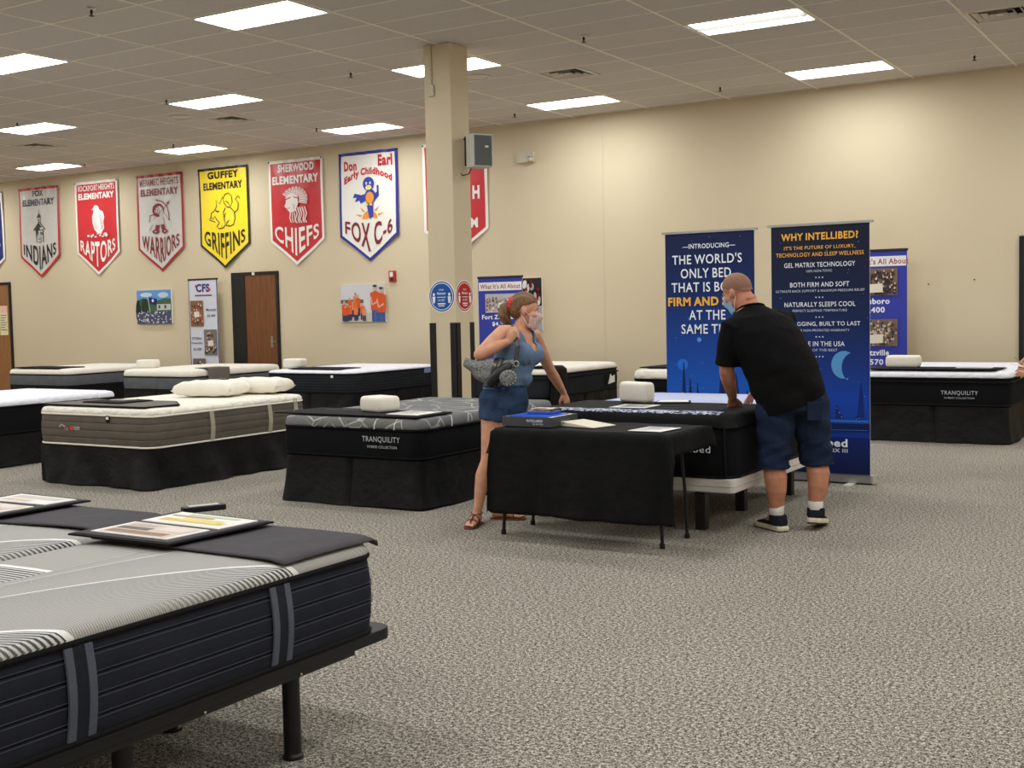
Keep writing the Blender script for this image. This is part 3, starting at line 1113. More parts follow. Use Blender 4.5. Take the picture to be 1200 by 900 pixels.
def e_archer(P):
    k = DRED
    P.disc(-0.05, -0.5, 0.18, 0.17, k, 18).disc(-0.02, -0.53, 0.13, 0.13, SILVER, 16)
    for q in range(4):
        P.stroke([(-0.2 + 0.05 * q, -0.4), (-0.16 + 0.05 * q, -0.52), (-0.19 + 0.05 * q, -0.64)], 0.016, k)
    P.stroke([(-0.1, -0.24), (0.08, -0.3), (0.24, -0.42), (0.29, -0.6), (0.3, -0.78)], 0.025, k)
    P.stroke([(-0.1, -0.24), (0.1, -0.5), (0.3, -0.78)], 0.008, k)
    P.stroke([(-0.2, -0.72), (0.3, -0.34)], 0.012, k).poly([(0.31, -0.28), (0.22, -0.35), (0.3, -0.38)], k)
    P.stroke([(-0.32, -0.78), (-0.3, -0.62), (-0.18, -0.6)], 0.02, k)
    P.poly([(-0.1, -0.68), (0.1, -0.68), (0.14, -0.86), (-0.12, -0.88)], (196, 186, 184))
    for s_ in (-1, 1):
        P.poly([(s_ * 0.02, -0.86), (s_ * 0.13, -0.86), (s_ * 0.17, -1.0), (s_ * 0.05, -1.0)], k)
        P.disc(s_ * 0.14, -1.03, 0.1, 0.055, k, 14).disc(s_ * 0.15, -1.03, 0.03, 0.015, SILVER, 8)
    for q in range(3):
        P.stroke([(-0.32 + 0.03 * q, -1.0 + 0.04 * q), (-0.27 + 0.03 * q, -0.94 + 0.04 * q)], 0.014, k)


def e_griffin(P):
    k = BLK
    def ln(pts, w=0.02):
        P.stroke(pts, w, k)
    ln([(-0.26, -0.62), (-0.18, -0.5), (-0.2, -0.36), (-0.1, -0.46), (-0.02, -0.3), (0.02, -0.44), (0.1, -0.54)])
    ln([(-0.26, -0.62), (-0.34, -0.66), (-0.36, -0.76), (-0.3, -0.8), (-0.24, -0.74), (-0.2, -0.82), (-0.12, -0.9)])
    ln([(-0.36, -0.76), (-0.4, -0.82), (-0.33, -0.84), (-0.24, -0.88)])
    ln([(-0.22, -0.6), (-0.16, -0.64), (-0.12, -0.62)], 0.025)
    ln([(0.0, -0.34), (0.06, -0.24), (0.16, -0.22), (0.24, -0.3), (0.26, -0.44), (0.2, -0.54), (0.14, -0.44), (0.06, -0.4)])
    ln([(0.1, -0.54), (0.2, -0.56), (0.3, -0.66), (0.32, -0.82), (0.28, -0.96), (0.18, -1.0), (0.08, -0.98), (0.1, -0.9), (0.16, -0.86)])
    ln([(-0.12, -0.9), (-0.2, -0.98), (-0.14, -1.04), (0.0, -1.02), (0.06, -0.94), (0.02, -0.82), (0.06, -0.68)])
    ln([(0.3, -0.7), (0.4, -0.62), (0.42, -0.46), (0.34, -0.38), (0.42, -0.3), (0.46, -0.36)])
    ln([(0.06, -0.56), (0.0, -0.66), (0.02, -0.78)])
    ln([(-0.06, -1.0), (-0.04, -0.95)], 0.012)
    ln([(0.14, -0.98), (0.16, -0.94)], 0.012)


def e_chief(P):
    w = (228, 216, 210)
    for q in range(11):
        a = math.radians(150 - q * 17)
        x0, y0 = -0.02 + 0.12 * math.cos(a), -0.52 + 0.12 * math.sin(a)
        x1, y1 = -0.02 + 0.34 * math.cos(a), -0.5 + 0.3 * math.sin(a)
        P.stroke([(x0, y0), (x1, y1)], 0.06, w).stroke([(x0, y0), (x1, y1)], 0.012, RED)
    P.poly([(-0.24, -0.44), (-0.1, -0.36), (0.06, -0.42), (0.08, -0.62), (-0.02, -0.8), (-0.14, -0.82), (-0.22, -0.72), (-0.28, -0.66), (-0.24, -0.58)], w)
    P.stroke([(-0.24, -0.5), (-0.08, -0.44), (0.06, -0.48)], 0.025, RED)
    P.stroke([(-0.2, -0.58), (-0.12, -0.57)], 0.016, RED).stroke([(-0.22, -0.71), (-0.13, -0.71)], 0.014, RED).stroke([(-0.06, -0.6), (-0.02, -0.74)], 0.012, RED)
    for q in range(5):
        x = 0.0 + 0.06 * q
        P.stroke([(x, -0.7), (x + 0.05, -0.86), (x + 0.0 + 0.02 * (q % 2), -1.0), (x + 0.05, -1.08)], 0.028, w)
    for q in range(3):
        P.stroke([(-0.12 + 0.05 * q, -0.82), (-0.14 + 0.07 * q, -0.94), (-0.1 + 0.05 * q, -1.06)], 0.022, w)


def e_bird(P):
    o, b, y = (238, 150, 50), (46, 58, 160), (240, 210, 70)
    P.disc(0.02, -1.14, 0.17, 0.16, o, 18, 0.0, PI)
    for a in (20, 50, 90, 130, 160):
        t = math.radians(a)
        P.poly([(0.02 + 0.2 * math.cos(t - 0.12), -1.14 + 0.19 * math.sin(t - 0.12)), (0.02 + 0.34 * math.cos(t), -1.14 + 0.31 * math.sin(t)), (0.02 + 0.2 * math.cos(t + 0.12), -1.14 + 0.19 * math.sin(t + 0.12))], o)
    P.poly([(-0.05, -0.66), (-0.16, -0.68), (-0.3, -0.64), (-0.34, -0.72), (-0.26, -0.72), (-0.3, -0.8), (-0.2, -0.78), (-0.18, -0.84), (-0.08, -0.8), (-0.02, -0.74)], b)
    P.poly([(0.12, -0.7), (0.2, -0.64), (0.2, -0.52), (0.24, -0.52), (0.24, -0.72), (0.14, -0.8)], b)
    P.poly([(-0.04, -0.84), (0.12, -0.84), (0.1, -1.1), (0.02, -1.14), (-0.01, -1.0)], b)
    P.disc(0.05, -0.72, 0.13, 0.14, b, 20).disc(0.04, -0.74, 0.095, 0.11, o, 18).disc(0.02, -0.48, 0.13, 0.13, b, 20)
    P.disc(0.02, -0.55, 0.07, 0.045, (236, 232, 180), 14).poly([(-0.03, -0.53), (0.07, -0.53), (0.02, -0.6)], y)
    for s_ in (-1, 1):
        P.disc(0.02 + s_ * 0.045, -0.47, 0.02, 0.028, (240, 240, 240), 10).disc(0.022 + s_ * 0.045, -0.475, 0.009, 0.013, BLK, 8)
        P.disc(0.02 + s_ * 0.05, -0.87, 0.035, 0.022, y, 10)


banner('silver school banner with red edge, black schoolhouse emblem, first whole banner by the pale door', -20.68, SILVER, RED,
       [('FOX', 0, -0.19, 0.36, 0.11, BLK), ('ELEMENTARY', 0, -0.37, 0.96, 0.12, BLK)], 'INDIANS', BLK, e_school, 1)
banner('red school banner with white edge and white perched raptor', -18.97, RED, WHITE,
       [('ROCKPORT HEIGHTS', 0, -0.19, 1.02, 0.1, WHITE), ('ELEMENTARY', 0, -0.35, 1.0, 0.11, WHITE)], 'RAPTORS', WHITE, e_raptor, 2)
banner('silver school banner with dark red edge and archer drawing its bow', -17.25, SILVER, (170, 30, 44),
       [('MERAMEC HEIGHTS', 0, -0.22, 1.02, 0.12, DRED), ('ELEMENTARY', 0, -0.4, 1.0, 0.12, DRED)], 'WARRIORS', DRED, e_archer, 3)
banner('yellow school banner with black edge and black griffin outline', -15.64, YEL, BLK,
       [('GUFFEY', 0.02, -0.21, 0.74, 0.12, BLK), ('ELEMENTARY', 0, -0.4, 0.94, 0.12, BLK)], 'GRIFFINS', BLK, e_griffin, 5, inset=0.045)
banner('red school banner with white edge and feather headdress portrait', -13.95, RED, WHITE,
       [('SHERWOOD', 0.02, -0.22, 0.8, 0.13, WHITE), ('ELEMENTARY', 0.0, -0.42, 1.02, 0.13, WHITE)], 'CHIEFS', WHITE, e_chief, 6)
rb = banner('white school banner with blue edge and little bluebird on a rising sun', -12.39, WHITE, BLUE,
            [('Don', -0.36, -0.31, 0.26, 0.15, RED), ('Earl', 0.36, -0.27, 0.28, 0.17, RED)], 'FOX C-6', DRED, e_bird, 8)
L = Print(0.0012, 0.007)
L.text('Early Childhood', 0, 0, 0.98, 0.15, RED, 0.05, lambda a, b: (a, b - 0.41 - 0.6 * a * a))
L.build('lettering', rb, wave=WAVES[rb.name], mat=M['vinyl'])
banner('navy school banner with white edge, mostly cut off beside the pale door', -22.42, NAVY, WHITE,
       [('D', 0.46, -0.22, 0.1, 0.13, WHITE)], 'GS', WHITE, lambda P: P.stroke([(0.2, -0.75), (0.34, -0.9), (0.44, -1.0), (0.48, -1.1), (0.38, -1.1)], 0.03, WHITE), 9)
banner('red school banner with white edge, mostly hidden behind the column', -10.69, RED, WHITE,
       [('H', 0.4, -0.92, 0.13, 0.19, WHITE), ('M', 0.36, -1.36, 0.13, 0.14, WHITE)], None, WHITE, None, 10)

# ================================================================== pictures and stands along the wall
r = thing('canvas_photo', 'small canvas photo of a white-shirted crowd and flag under blue sky', 'picture', (-17.49, WALLY - 0.003, 1.69))
MB().box(-0.455, 0.455, -0.035, 0, -0.315, 0.315).obj('canvas', M['paper'], r)
P = Print(0.0008, 0.036)
P.rect(-0.455, -0.315, 0.455, 0.315, (96, 150, 206)).disc(-0.2, 0.23, 0.16, 0.04, (196, 212, 228), 14).disc(0.25, 0.22, 0.14, 0.05, (186, 206, 226), 14)
P.poly([(-0.455, 0.12), (-0.3, 0.17), (-0.1, 0.14), (0.1, 0.12), (0.3, 0.16), (0.455, 0.15), (0.455, -0.1), (-0.455, -0.1)], (66, 96, 70))
P.disc(-0.24, 0.0, 0.09, 0.17, (36, 54, 40), 14).disc(-0.42, -0.08, 0.07, 0.22, (24, 34, 28), 12)
P.rect(0.08, -0.06, 0.44, 0.05, (190, 192, 190)).rect(0.12, -0.03, 0.17, 0.03, (60, 66, 74)).rect(0.28, -0.03, 0.33, 0.03, (60, 66, 74))
P.poly([(-0.14, 0.19), (0.09, 0.15), (0.07, 0.03), (-0.12, 0.07)], (30, 32, 110)).disc(-0.02, 0.12, 0.03, 0.03, (220, 220, 235), 10).stroke([(-0.145, 0.2), (-0.1, -0.1)], 0.01, (230, 230, 230))
P.rect(-0.455, -0.315, 0.455, -0.1, (70, 78, 100)).crowd(-0.45, -0.31, 0.45, -0.06, [(206, 212, 236), (180, 190, 226), (226, 228, 240), (120, 130, 180), (60, 70, 120)], 3, 70)
P.build('photo', r)

r = thing('canvas_photo', 'small canvas photo of people in orange shirts pulling together', 'picture', (-12.565, WALLY - 0.003, 1.66))
MB().box(-0.46, 0.46, -0.035, 0, -0.31, 0.31).obj('canvas', M['paper'], r)
P = Print(0.0008, 0.036)
P.rect(-0.46, -0.31, 0.46, 0.31, (206, 204, 206)).rect(-0.46, -0.31, 0.46, -0.16, (196, 188, 172)).rect(-0.46, 0.0, 0.02, 0.06, (96, 98, 84))
P.people(-0.45, -0.3, 0.1, 0.22, [(226, 98, 44), (214, 84, 36), (232, 122, 70), (222, 140, 96)], 11, 16)
for cx, hh in ((0.27, 0.0), (0.4, -0.04)):
    P.rect(cx - 0.075, -0.31, cx - 0.005, -0.1 + hh, (54, 86, 150)).rect(cx + 0.005, -0.31, cx + 0.075, -0.1 + hh, (54, 86, 150))
    P.poly([(cx - 0.09, -0.12 + hh), (cx + 0.09, -0.12 + hh), (cx + 0.1, 0.16 + hh), (cx, 0.2 + hh), (cx - 0.1, 0.16 + hh)], (208, 84, 40))
    P.stroke([(cx - 0.09, 0.1 + hh), (cx - 0.06, -0.03 + hh), (cx + 0.05, 0.02 + hh)], 0.03, (214, 170, 146)).disc(cx, 0.24 + hh, 0.038, 0.05, (206, 164, 138), 12).disc(cx, 0.275 + hh, 0.045, 0.022, (60, 56, 60), 10)
P.build('photo', r)

r = thing('sports_poster', 'red and white team sports poster half hidden behind the woman', 'poster', (-9.3, WALLY, 1.6))
MB().box(-0.3, 0.14, -0.02, 0, -0.42, 0.37).obj('board', M['paper'], r)
P = Print(0.0008, 0.021)
P.rect(-0.3, -0.42, 0.14, 0.37, (170, 176, 186)).rect(-0.3, -0.05, 0.14, 0.37, (44, 40, 38))
rnd = random.Random(5)
for q in range(26):
    P.disc(rnd.uniform(-0.27, 0.11), rnd.uniform(-0.02, 0.33), rnd.uniform(0.02, 0.045), rnd.uniform(0.025, 0.06), rnd.choice([(226, 226, 226), (200, 36, 46), (232, 230, 228), (110, 24, 30), (190, 190, 196)]), 10)
P.build('photo', r)


def cassette(r, w, silver, feet=True):
    MB().box(-w / 2 - 0.02, w / 2 + 0.02, -0.05, 0.05, 0.012, 0.06).obj('base', silver, r, bevel=0.008)
    for s_ in (-1, 1):
        MB().box(s_ * w * 0.3 - 0.02, s_ * w * 0.3 + 0.02, -0.16, 0.16, 0.0, 0.011).obj('foot', silver, r)


r = thing('roll_up_banner', 'slim white roll-up stand with three photos and a purple logo', 'banner stand', (-16.1, 15.68, 0.0))
cassette(r, 0.72, M['silver'])
MB().box(-0.36, 0.36, 0.0, 0.004, 0.06, 2.16).obj('sheet', M['paper'], r)
MB().box(-0.37, 0.37, -0.008, 0.012, 2.145, 2.175).obj('top_rail', M['metal_black'], r)
MB().tube([(0, 0.03, 0.05), (0, 0.03, 2.15)], 0.012, 8, False).obj('pole', M['silver'], r)
P = Print(0.0006, 0.001)
P.rect(-0.36, 0.06, 0.36, 2.145, (206, 208, 218)).rect(0.335, 0.06, 0.36, 2.145, (60, 50, 110)).rect(-0.36, 0.06, -0.345, 2.145, (60, 50, 110))
P.text('CFS', 0.0, 1.93, 0.34, 0.15, (70, 46, 120), 0.05).disc(-0.17, 2.04, 0.03, 0.03, (190, 60, 110), 5).disc(0.16, 1.97, 0.04, 0.03, (190, 60, 110), 5).rect(-0.2, 1.86, 0.22, 1.885, (120, 60, 110))
P.text('Mascoutah', 0.19, 1.59, 0.24, 0.05, BLK, 0.01).text('$3,460', 0.19, 1.48, 0.19, 0.05, BLK, 0.01)
P.text("O'Fallon", -0.19, 1.08, 0.24, 0.05, BLK, 0.01).text('Township', -0.19, 0.99, 0.28, 0.05, BLK, 0.01).text('$2,500', -0.18, 0.88, 0.2, 0.05, BLK, 0.01)
P.text('Waterloo', 0.2, 0.52, 0.26, 0.05, BLK, 0.01).text('$5,200', 0.2, 0.41, 0.21, 0.05, BLK, 0.01)
P.build('print', r)
for k, (x0, y0, cols, bg) in enumerate((((-0.32), 1.32, [(160, 90, 50), (120, 60, 40), (90, 60, 60)], (130, 92, 66)), (0.0, 0.8, [(60, 50, 52), (150, 130, 120), (40, 38, 42)], (120, 112, 108)), (-0.3, 0.28, [(70, 56, 60), (120, 100, 90), (50, 46, 50)], (110, 98, 92)))):
    P = Print(0.0006, 0.012)
    P.rect(x0, y0, x0 + 0.32, y0 + 0.46, bg).crowd(x0, y0, x0 + 0.32, y0 + 0.42, cols, k + 20, 28).poly([(x0 + 0.1, y0 + 0.16), (x0 + 0.23, y0 + 0.17), (x0 + 0.22, y0 + 0.27), (x0 + 0.09, y0 + 0.26)], (224, 214, 206))
    P.build('photo', r)


def about_stand(label, x, y, w, top, seed, rows, title_dx=0.0):
    r = thing('roll_up_banner', label, 'banner stand', (x, y, 0.0))
    cassette(r, w, M['silver'])
    MB().box(-w / 2, w / 2, 0.0, 0.004, 0.06, top).obj('sheet', M['paper'], r)
    MB().box(-w / 2 - 0.01, w / 2 + 0.01, -0.008, 0.012, top - 0.015, top + 0.015).obj('top_rail', M['metal_black'], r)
    MB().tube([(0, 0.03, 0.05), (0, 0.03, top)], 0.012, 8, False).obj('pole', M['silver'], r)
    P = Print(0.0006, 0.001)
    P.rect(-w / 2, 0.06, w / 2, top - 0.015, (52, 62, 160)).rect(-w / 2 + 0.012, top - 0.2, w / 2 - 0.012, top - 0.075, (232, 228, 226))
    P.text("What It's All About", title_dx, top - 0.175, w * 0.9, 0.075, (150, 70, 60), 0.02)
    for body, cx, z, ww, hh in rows:
        P.text(body, cx, z, ww, hh, (236, 236, 244), 0.03)
    P.build('print', r)
    return r


r = about_stand('blue roll-up stand partly hidden behind the woman with the ponytail', -9.64, 15.4, 0.78, 1.99, 1,
                [('Fort Zumwalt', -0.02, 1.36, 0.62, 0.07, ), ('$4,200', 0.0, 1.25, 0.3, 0.075)])
P = Print(0.0006, 0.012)
P.rect(-0.26, 1.46, 0.3, 1.74, (186, 180, 180)).crowd(-0.26, 1.46, 0.3, 1.7, [(226, 222, 222), (70, 70, 84), (190, 150, 150), (120, 110, 110)], 31, 80).rect(-0.02, 1.53, 0.12, 1.61, (232, 228, 220))
P.build('photo', r)
r = about_stand('blue roll-up stand mostly behind the tall dark blue display banner', -4.14, 15.5, 0.85, 2.145, 2,
                [('Hillsboro', -0.0, 1.47, 0.42, 0.075), ('$3,400', -0.01, 1.35, 0.32, 0.085), ('Wentzville', -0.02, 0.82, 0.44, 0.075), ('$1,570', -0.03, 0.69, 0.32, 0.085)], 0.06)
for k, (z0, cols) in enumerate(((1.58, [(40, 38, 48), (70, 50, 50), (54, 54, 70)]), (0.94, [(70, 66, 70), (120, 96, 80), (190, 180, 170)]), (0.34, [(90, 84, 80), (60, 52, 50)]))):
    P = Print(0.0006, 0.012)
    P.rect(-0.26, z0, 0.31, z0 + 0.34, (120, 100, 90)).crowd(-0.26, z0, 0.31, z0 + 0.33, cols, 50 + k, 110).poly([(-0.12, z0 + 0.03), (0.13, z0 + 0.04), (0.13, z0 + 0.15), (-0.12, z0 + 0.14)], (226, 218, 200))
    P.build('photo', r)

# ------------------------------------------------------------------ the two tall dark blue display banners
def display_banner(label, x, y, w, top, draw):
    r = thing('roll_up_banner', label, 'banner stand', (x, y, 0.0))
    MB().box(-w / 2 - 0.03, w / 2 + 0.03, -0.055, 0.055, 0.012, 0.075).obj('base', M['silver'], r, bevel=0.012)
    for s_ in (-1, 1):
        MB().box(s_ * w * 0.33 - 0.03, s_ * w * 0.33 + 0.03, -0.19, 0.19, 0.0, 0.011).obj('foot', M['white_metal'], r)
        MB().box(s_ * (w / 2 + 0.035) - 0.006, s_ * (w / 2 + 0.035) + 0.006, -0.057, 0.057, 0.01, 0.078).obj('end_cap', M['grey_plastic'], r)
    MB().box(-w / 2, w / 2, -0.002, 0.003, 0.07, top - 0.005).obj('sheet', M['paper'], r)
    MB().box(-w / 2 - 0.03, w / 2 + 0.03, -0.012, 0.012, top - 0.012, top + 0.008).obj('top_rail', M['silver'], r)
    MB().tube([(0, 0.03, 0.07), (0, 0.03, top)], 0.012, 8, False).obj('pole', M['silver'], r)
    P, T = Print(0.00012, 0.0032), Print(0.0, 0.0105)
    draw(P, T)
    P.build('print', r)
    T.build('lettering', r)
    return r


def lerp3(stops, t):
    for (a, ca), (b, cb_) in zip(stops, stops[1:]):
        if t <= b:
            k = (t - a) / (b - a)
            return tuple(ca[i] + (cb_[i] - ca[i]) * k for i in range(3))
    return stops[-1][1]


def sky(P, w, z0, z1, stops, n=60):
    P.up()
    for i in range(n):
        a, b = z0 + (z1 - z0) * i / n, z0 + (z1 - z0) * (i + 1) / n
        P._add([(-w / 2, a), (w / 2, a), (w / 2, b), (-w / 2, b)], [(0, 1, 2, 3)], lerp3(stops, (a + b) / 2))


def stars(P, w, z0, z1, n, seed, col=(150, 180, 230)):
    rnd = random.Random(seed)
    step, P.step = P.step, 0.0
    P.h += step
    for i in range(n):
        s_ = rnd.uniform(0.0012, 0.0035)
        P.disc(rnd.uniform(-w / 2 + 0.01, w / 2 - 0.01), rnd.uniform(z0, z1), s_, s_, col, 6)
    P.step = step


W_, G_ = (236, 240, 246), (240, 178, 70)


def draw_one(P, T):
    w = 0.83
    sky(P, w, 0.07, 2.135, [(0.0, (10, 26, 84)), (0.3, (14, 54, 150)), (0.75, (24, 92, 196)), (1.15, (18, 66, 150)), (1.6, (18, 42, 98)), (2.2, (19, 26, 62))])
    stars(P, w, 0.8, 2.1, 60, 3)
    P.disc(-0.26, 0.98, 0.05, 0.05, (40, 110, 210), 16).disc(-0.1, 1.2, 0.02, 0.02, (90, 150, 230), 12)
    for cx, wd, h in ((-0.25, 0.05, 1.0), (-0.19, 0.07, 0.86), (-0.12, 0.05, 0.82), (0.13, 0.13, 1.05), (0.24, 0.1, 0.9), (-0.34, 0.06, 0.72), (0.34, 0.08, 0.76)):
        P.poly([(cx - wd / 2, 0.5), (cx + wd / 2, 0.5), (cx + wd * 0.3, h - 0.2), (cx + 0.004, h), (cx - 0.004, h), (cx - wd * 0.3, h - 0.2)], (12, 34, 96))
    P.rect(-w / 2, 0.07, w / 2, 0.5, (10, 24, 78))
    rnd = random.Random(8)
    for i in range(24):
        P.disc(rnd.uniform(-0.36, 0.36), rnd.uniform(0.52, 0.8), 0.003, 0.003, (120, 180, 240), 6)
    T.text('\u2014INTRODUCING\u2014', 0.0, 2.0, 0.49, 0.042, W_, 0.012)
    T.text("THE WORLD'S", -0.02, 1.865, 0.65, 0.085, W_, 0.012).text('ONLY BED', -0.03, 1.742, 0.47, 0.085, W_, 0.012).text('THAT IS BOTH', -0.02, 1.62, 0.67, 0.085, W_, 0.012)
    T.text('FIRM AND SOFT', -0.01, 1.497, 0.76, 0.08, G_, 0.04).text('AT THE', -0.02, 1.375, 0.34, 0.085, W_, 0.012).text('SAME TIME', -0.01, 1.252, 0.51, 0.085, W_, 0.012)


def draw_two(P, T):
    w = 0.83
    sky(P, w, 0.07, 2.145, [(0.0, (12, 24, 66)), (0.38, (14, 36, 104)), (0.4, (18, 54, 146)), (0.7, (18, 66, 168)), (1.0, (16, 48, 122)), (1.35, (15, 34, 80)), (1.8, (18, 26, 56)), (2.2, (20, 24, 44))])
    stars(P, w, 0.7, 2.1, 50, 4)
    P.poly([(0.2 + 0.105 * math.cos(t), 0.985 + 0.115 * math.sin(t)) for t in [math.radians(62 + (292 - 62) * i / 20) for i in range(21)]] +
           [(0.282 + 0.1 * math.cos(t), 0.962 + 0.125 * math.sin(t)) for t in [math.radians(238 - (238 - 105) * i / 16) for i in range(17)]], (86, 152, 206))
    P.stroke([(-0.3, 1.12), (-0.14, 1.02), (-0.04, 0.86), (0.02, 0.7), (0.04, 0.56)], 0.014, (52, 108, 190)).stroke([(-0.3, 1.08), (-0.15, 0.98), (-0.06, 0.84), (0.0, 0.68), (0.02, 0.56)], 0.02, (12, 34, 100))
    P.poly([(0.31, 0.55), (0.37, 0.55), (0.355, 0.78), (0.342, 0.86), (0.328, 0.78)], (12, 40, 118))
    rnd = random.Random(9)
    for i in range(28):
        cx, h = rnd.uniform(-0.4, 0.4), rnd.uniform(0.55, 0.68)
        P.rect(cx - 0.008, 0.5, cx + 0.008, h, (14, 40, 110))
        P.disc(cx, h - 0.02, 0.003, 0.004, (150, 200, 246), 6)
    P.rect(-w / 2, 0.5, w / 2, 0.535, (22, 76, 170)).rect(-w / 2, 0.44, w / 2, 0.5, (10, 28, 84)).stroke([(-0.4, 0.515), (0.4, 0.52)], 0.006, (70, 140, 220)).stroke([(-0.4, 0.44), (0.4, 0.445)], 0.004, (60, 120, 200))
    T.text('WHY INTELLIBED?', 0, 2.025, 0.65, 0.062, G_, 0.03)
    T.text("IT'S THE FUTURE OF LUXURY,", 0, 1.945, 0.6, 0.034, G_, 0.01).text('TECHNOLOGY AND SLEEP WELLNESS', 0, 1.89, 0.74, 0.034, G_, 0.01)
    rows = [(1.8, 'GEL MATRIX TECHNOLOGY', 0.6, '100% NON-TOXIC', 0.22), (1.635, 'BOTH FIRM AND SOFT', 0.5, 'ULTIMATE BACK SUPPORT & MAXIMUM PRESSURE RELIEF', 0.75),
            (1.47, 'NATURALLY SLEEPS COOL', 0.6, 'PERFECT SLEEPING TEMPERATURE', 0.46), (1.305, 'NO SAGGING, BUILT TO LAST', 0.68, '20 YEAR NON-PRORATED WARRANTY', 0.5), (1.14, 'MADE IN THE USA', 0.42, 'BEST OF THE BEST', 0.3)]
    for z, a, wa, b, wb_ in rows:
        T.text(a, 0, z, wa, 0.04, W_, 0.008).text(b, 0, z - 0.042, wb_, 0.02, (200, 208, 222), 0.004)
        for q in (-1, 0, 1):
            P.disc(q * 0.028, z - 0.087, 0.007, 0.007, (200, 208, 222), 5)
    T.text('intellibed', 0.0, 0.3, 0.46, 0.068, W_, 0.03).text('GEL MATRIX III', 0.02, 0.255, 0.42, 0.032, (210, 216, 230), 0.015)


display_banner('tall bright blue display banner between the man and the white pillow', -4.085, 9.98, 0.83, 2.148, draw_one)
display_banner('tall navy display banner with gold heading and crescent moon beside the man', -3.105, 9.98, 0.83, 2.158, draw_two)

# ================================================================== mattresses and bases
def rr(x0, x1, y0, y1, r, m=18, k=6):
    """rounded rectangle, counter-clockwise, m pieces to a side and k to a corner"""
    r = min(r, (x1 - x0) / 2 - 1e-4, (y1 - y0) / 2 - 1e-4)
    pts = []
    for (cx, cy, a0), (ax, ay, bx, by) in zip(((x1 - r, y0 + r, -PI / 2), (x1 - r, y1 - r, 0), (x0 + r, y1 - r, PI / 2), (x0 + r, y0 + r, PI)),
                                              ((x0 + r, y0, x1 - r, y0), (x1, y0 + r, x1, y1 - r), (x1 - r, y1, x0 + r, y1), (x0, y1 - r, x0, y0 + r))):
        for i in range(m):
            t = i / m
            pts.append((ax + (bx - ax) * t, ay + (by - ay) * t))
        for i in range(k):
            a = a0 + PI / 2 * i / k
            pts.append((cx + r * math.cos(a), cy + r * math.sin(a)))
    return pts


def shell(prof, hx, hy, r, cap=None):
    """prof: (inset, z) from the bottom up"""
    mb = MB()
    rings = []
    for ins, z in prof:
        rings.append([(x, y, z) for x, y in rr(-hx + ins, hx - ins, -hy + ins, hy - ins, max(0.015, r - ins))])
    return mb.rings(rings, cap0=True, cap1=True)


def mattress(label, x0, x1, y0, y1, z0, zs, zt, side, top, pipe, grooves=(), bulge=0.012, crown=0.012, r=0.11, name='mattress', group=None, low_pipe=True, lip=0.03):
    hx, hy = (x1 - x0) / 2, (y1 - y0) / 2
    root = thing(name, label, 'mattress', ((x0 + x1) / 2, (y0 + y1) / 2, z0), 0, group)
    H, T = zs - z0, zt - z0
    gz = [0.0] + [H * g for g in grooves] + [H]
    prof = [(0.02, 0.0)]
    for a, b in zip(gz, gz[1:]):
        for t in (0.0, 0.07, 0.16, 0.5, 0.84, 0.93, 1.0):
            z = a + (b - a) * t
            e = (0.008 if t in (0.0, 1.0) else 0.0015 if t in (0.07, 0.93) else 0.0) if len(grooves) else 0.0
            prof.append((-bulge * math.sin(PI * z / H) + e + 0.004, z))
    prof.append((0.006, H))
    shell(prof, hx, hy, r).obj('side_panel', side, root, smooth=True)
    h = T - H
    tp = [(0.008, H - 0.004), (-0.004, H + 0.3 * h), (0.004, H + 0.65 * h), (lip * 0.6, H + 0.9 * h), (lip * 1.3, T), (lip * 3, T + crown * 0.5), (lip * 6, T + crown * 0.85)]
    mx = min(hx, hy)
    q = lip * 6
    while q + 0.12 < mx - 0.03:
        q += 0.12
        tp.append((q, T + crown))
    shell(tp, hx, hy, r).obj('top_panel', top, root, smooth=True)
    for z in ([H] + ([0.012] if low_pipe else [])):
        MB().tube([(x, y, z) for x, y in rr(-hx, hx, -hy, hy, r)], 0.009, 6, closed=True).obj('piping', pipe, root, smooth=True)
    root['_h'] = T
    return root


def local(root, x, y, z):
    return (x - root.location.x, y - root.location.y, z - root.location.z)


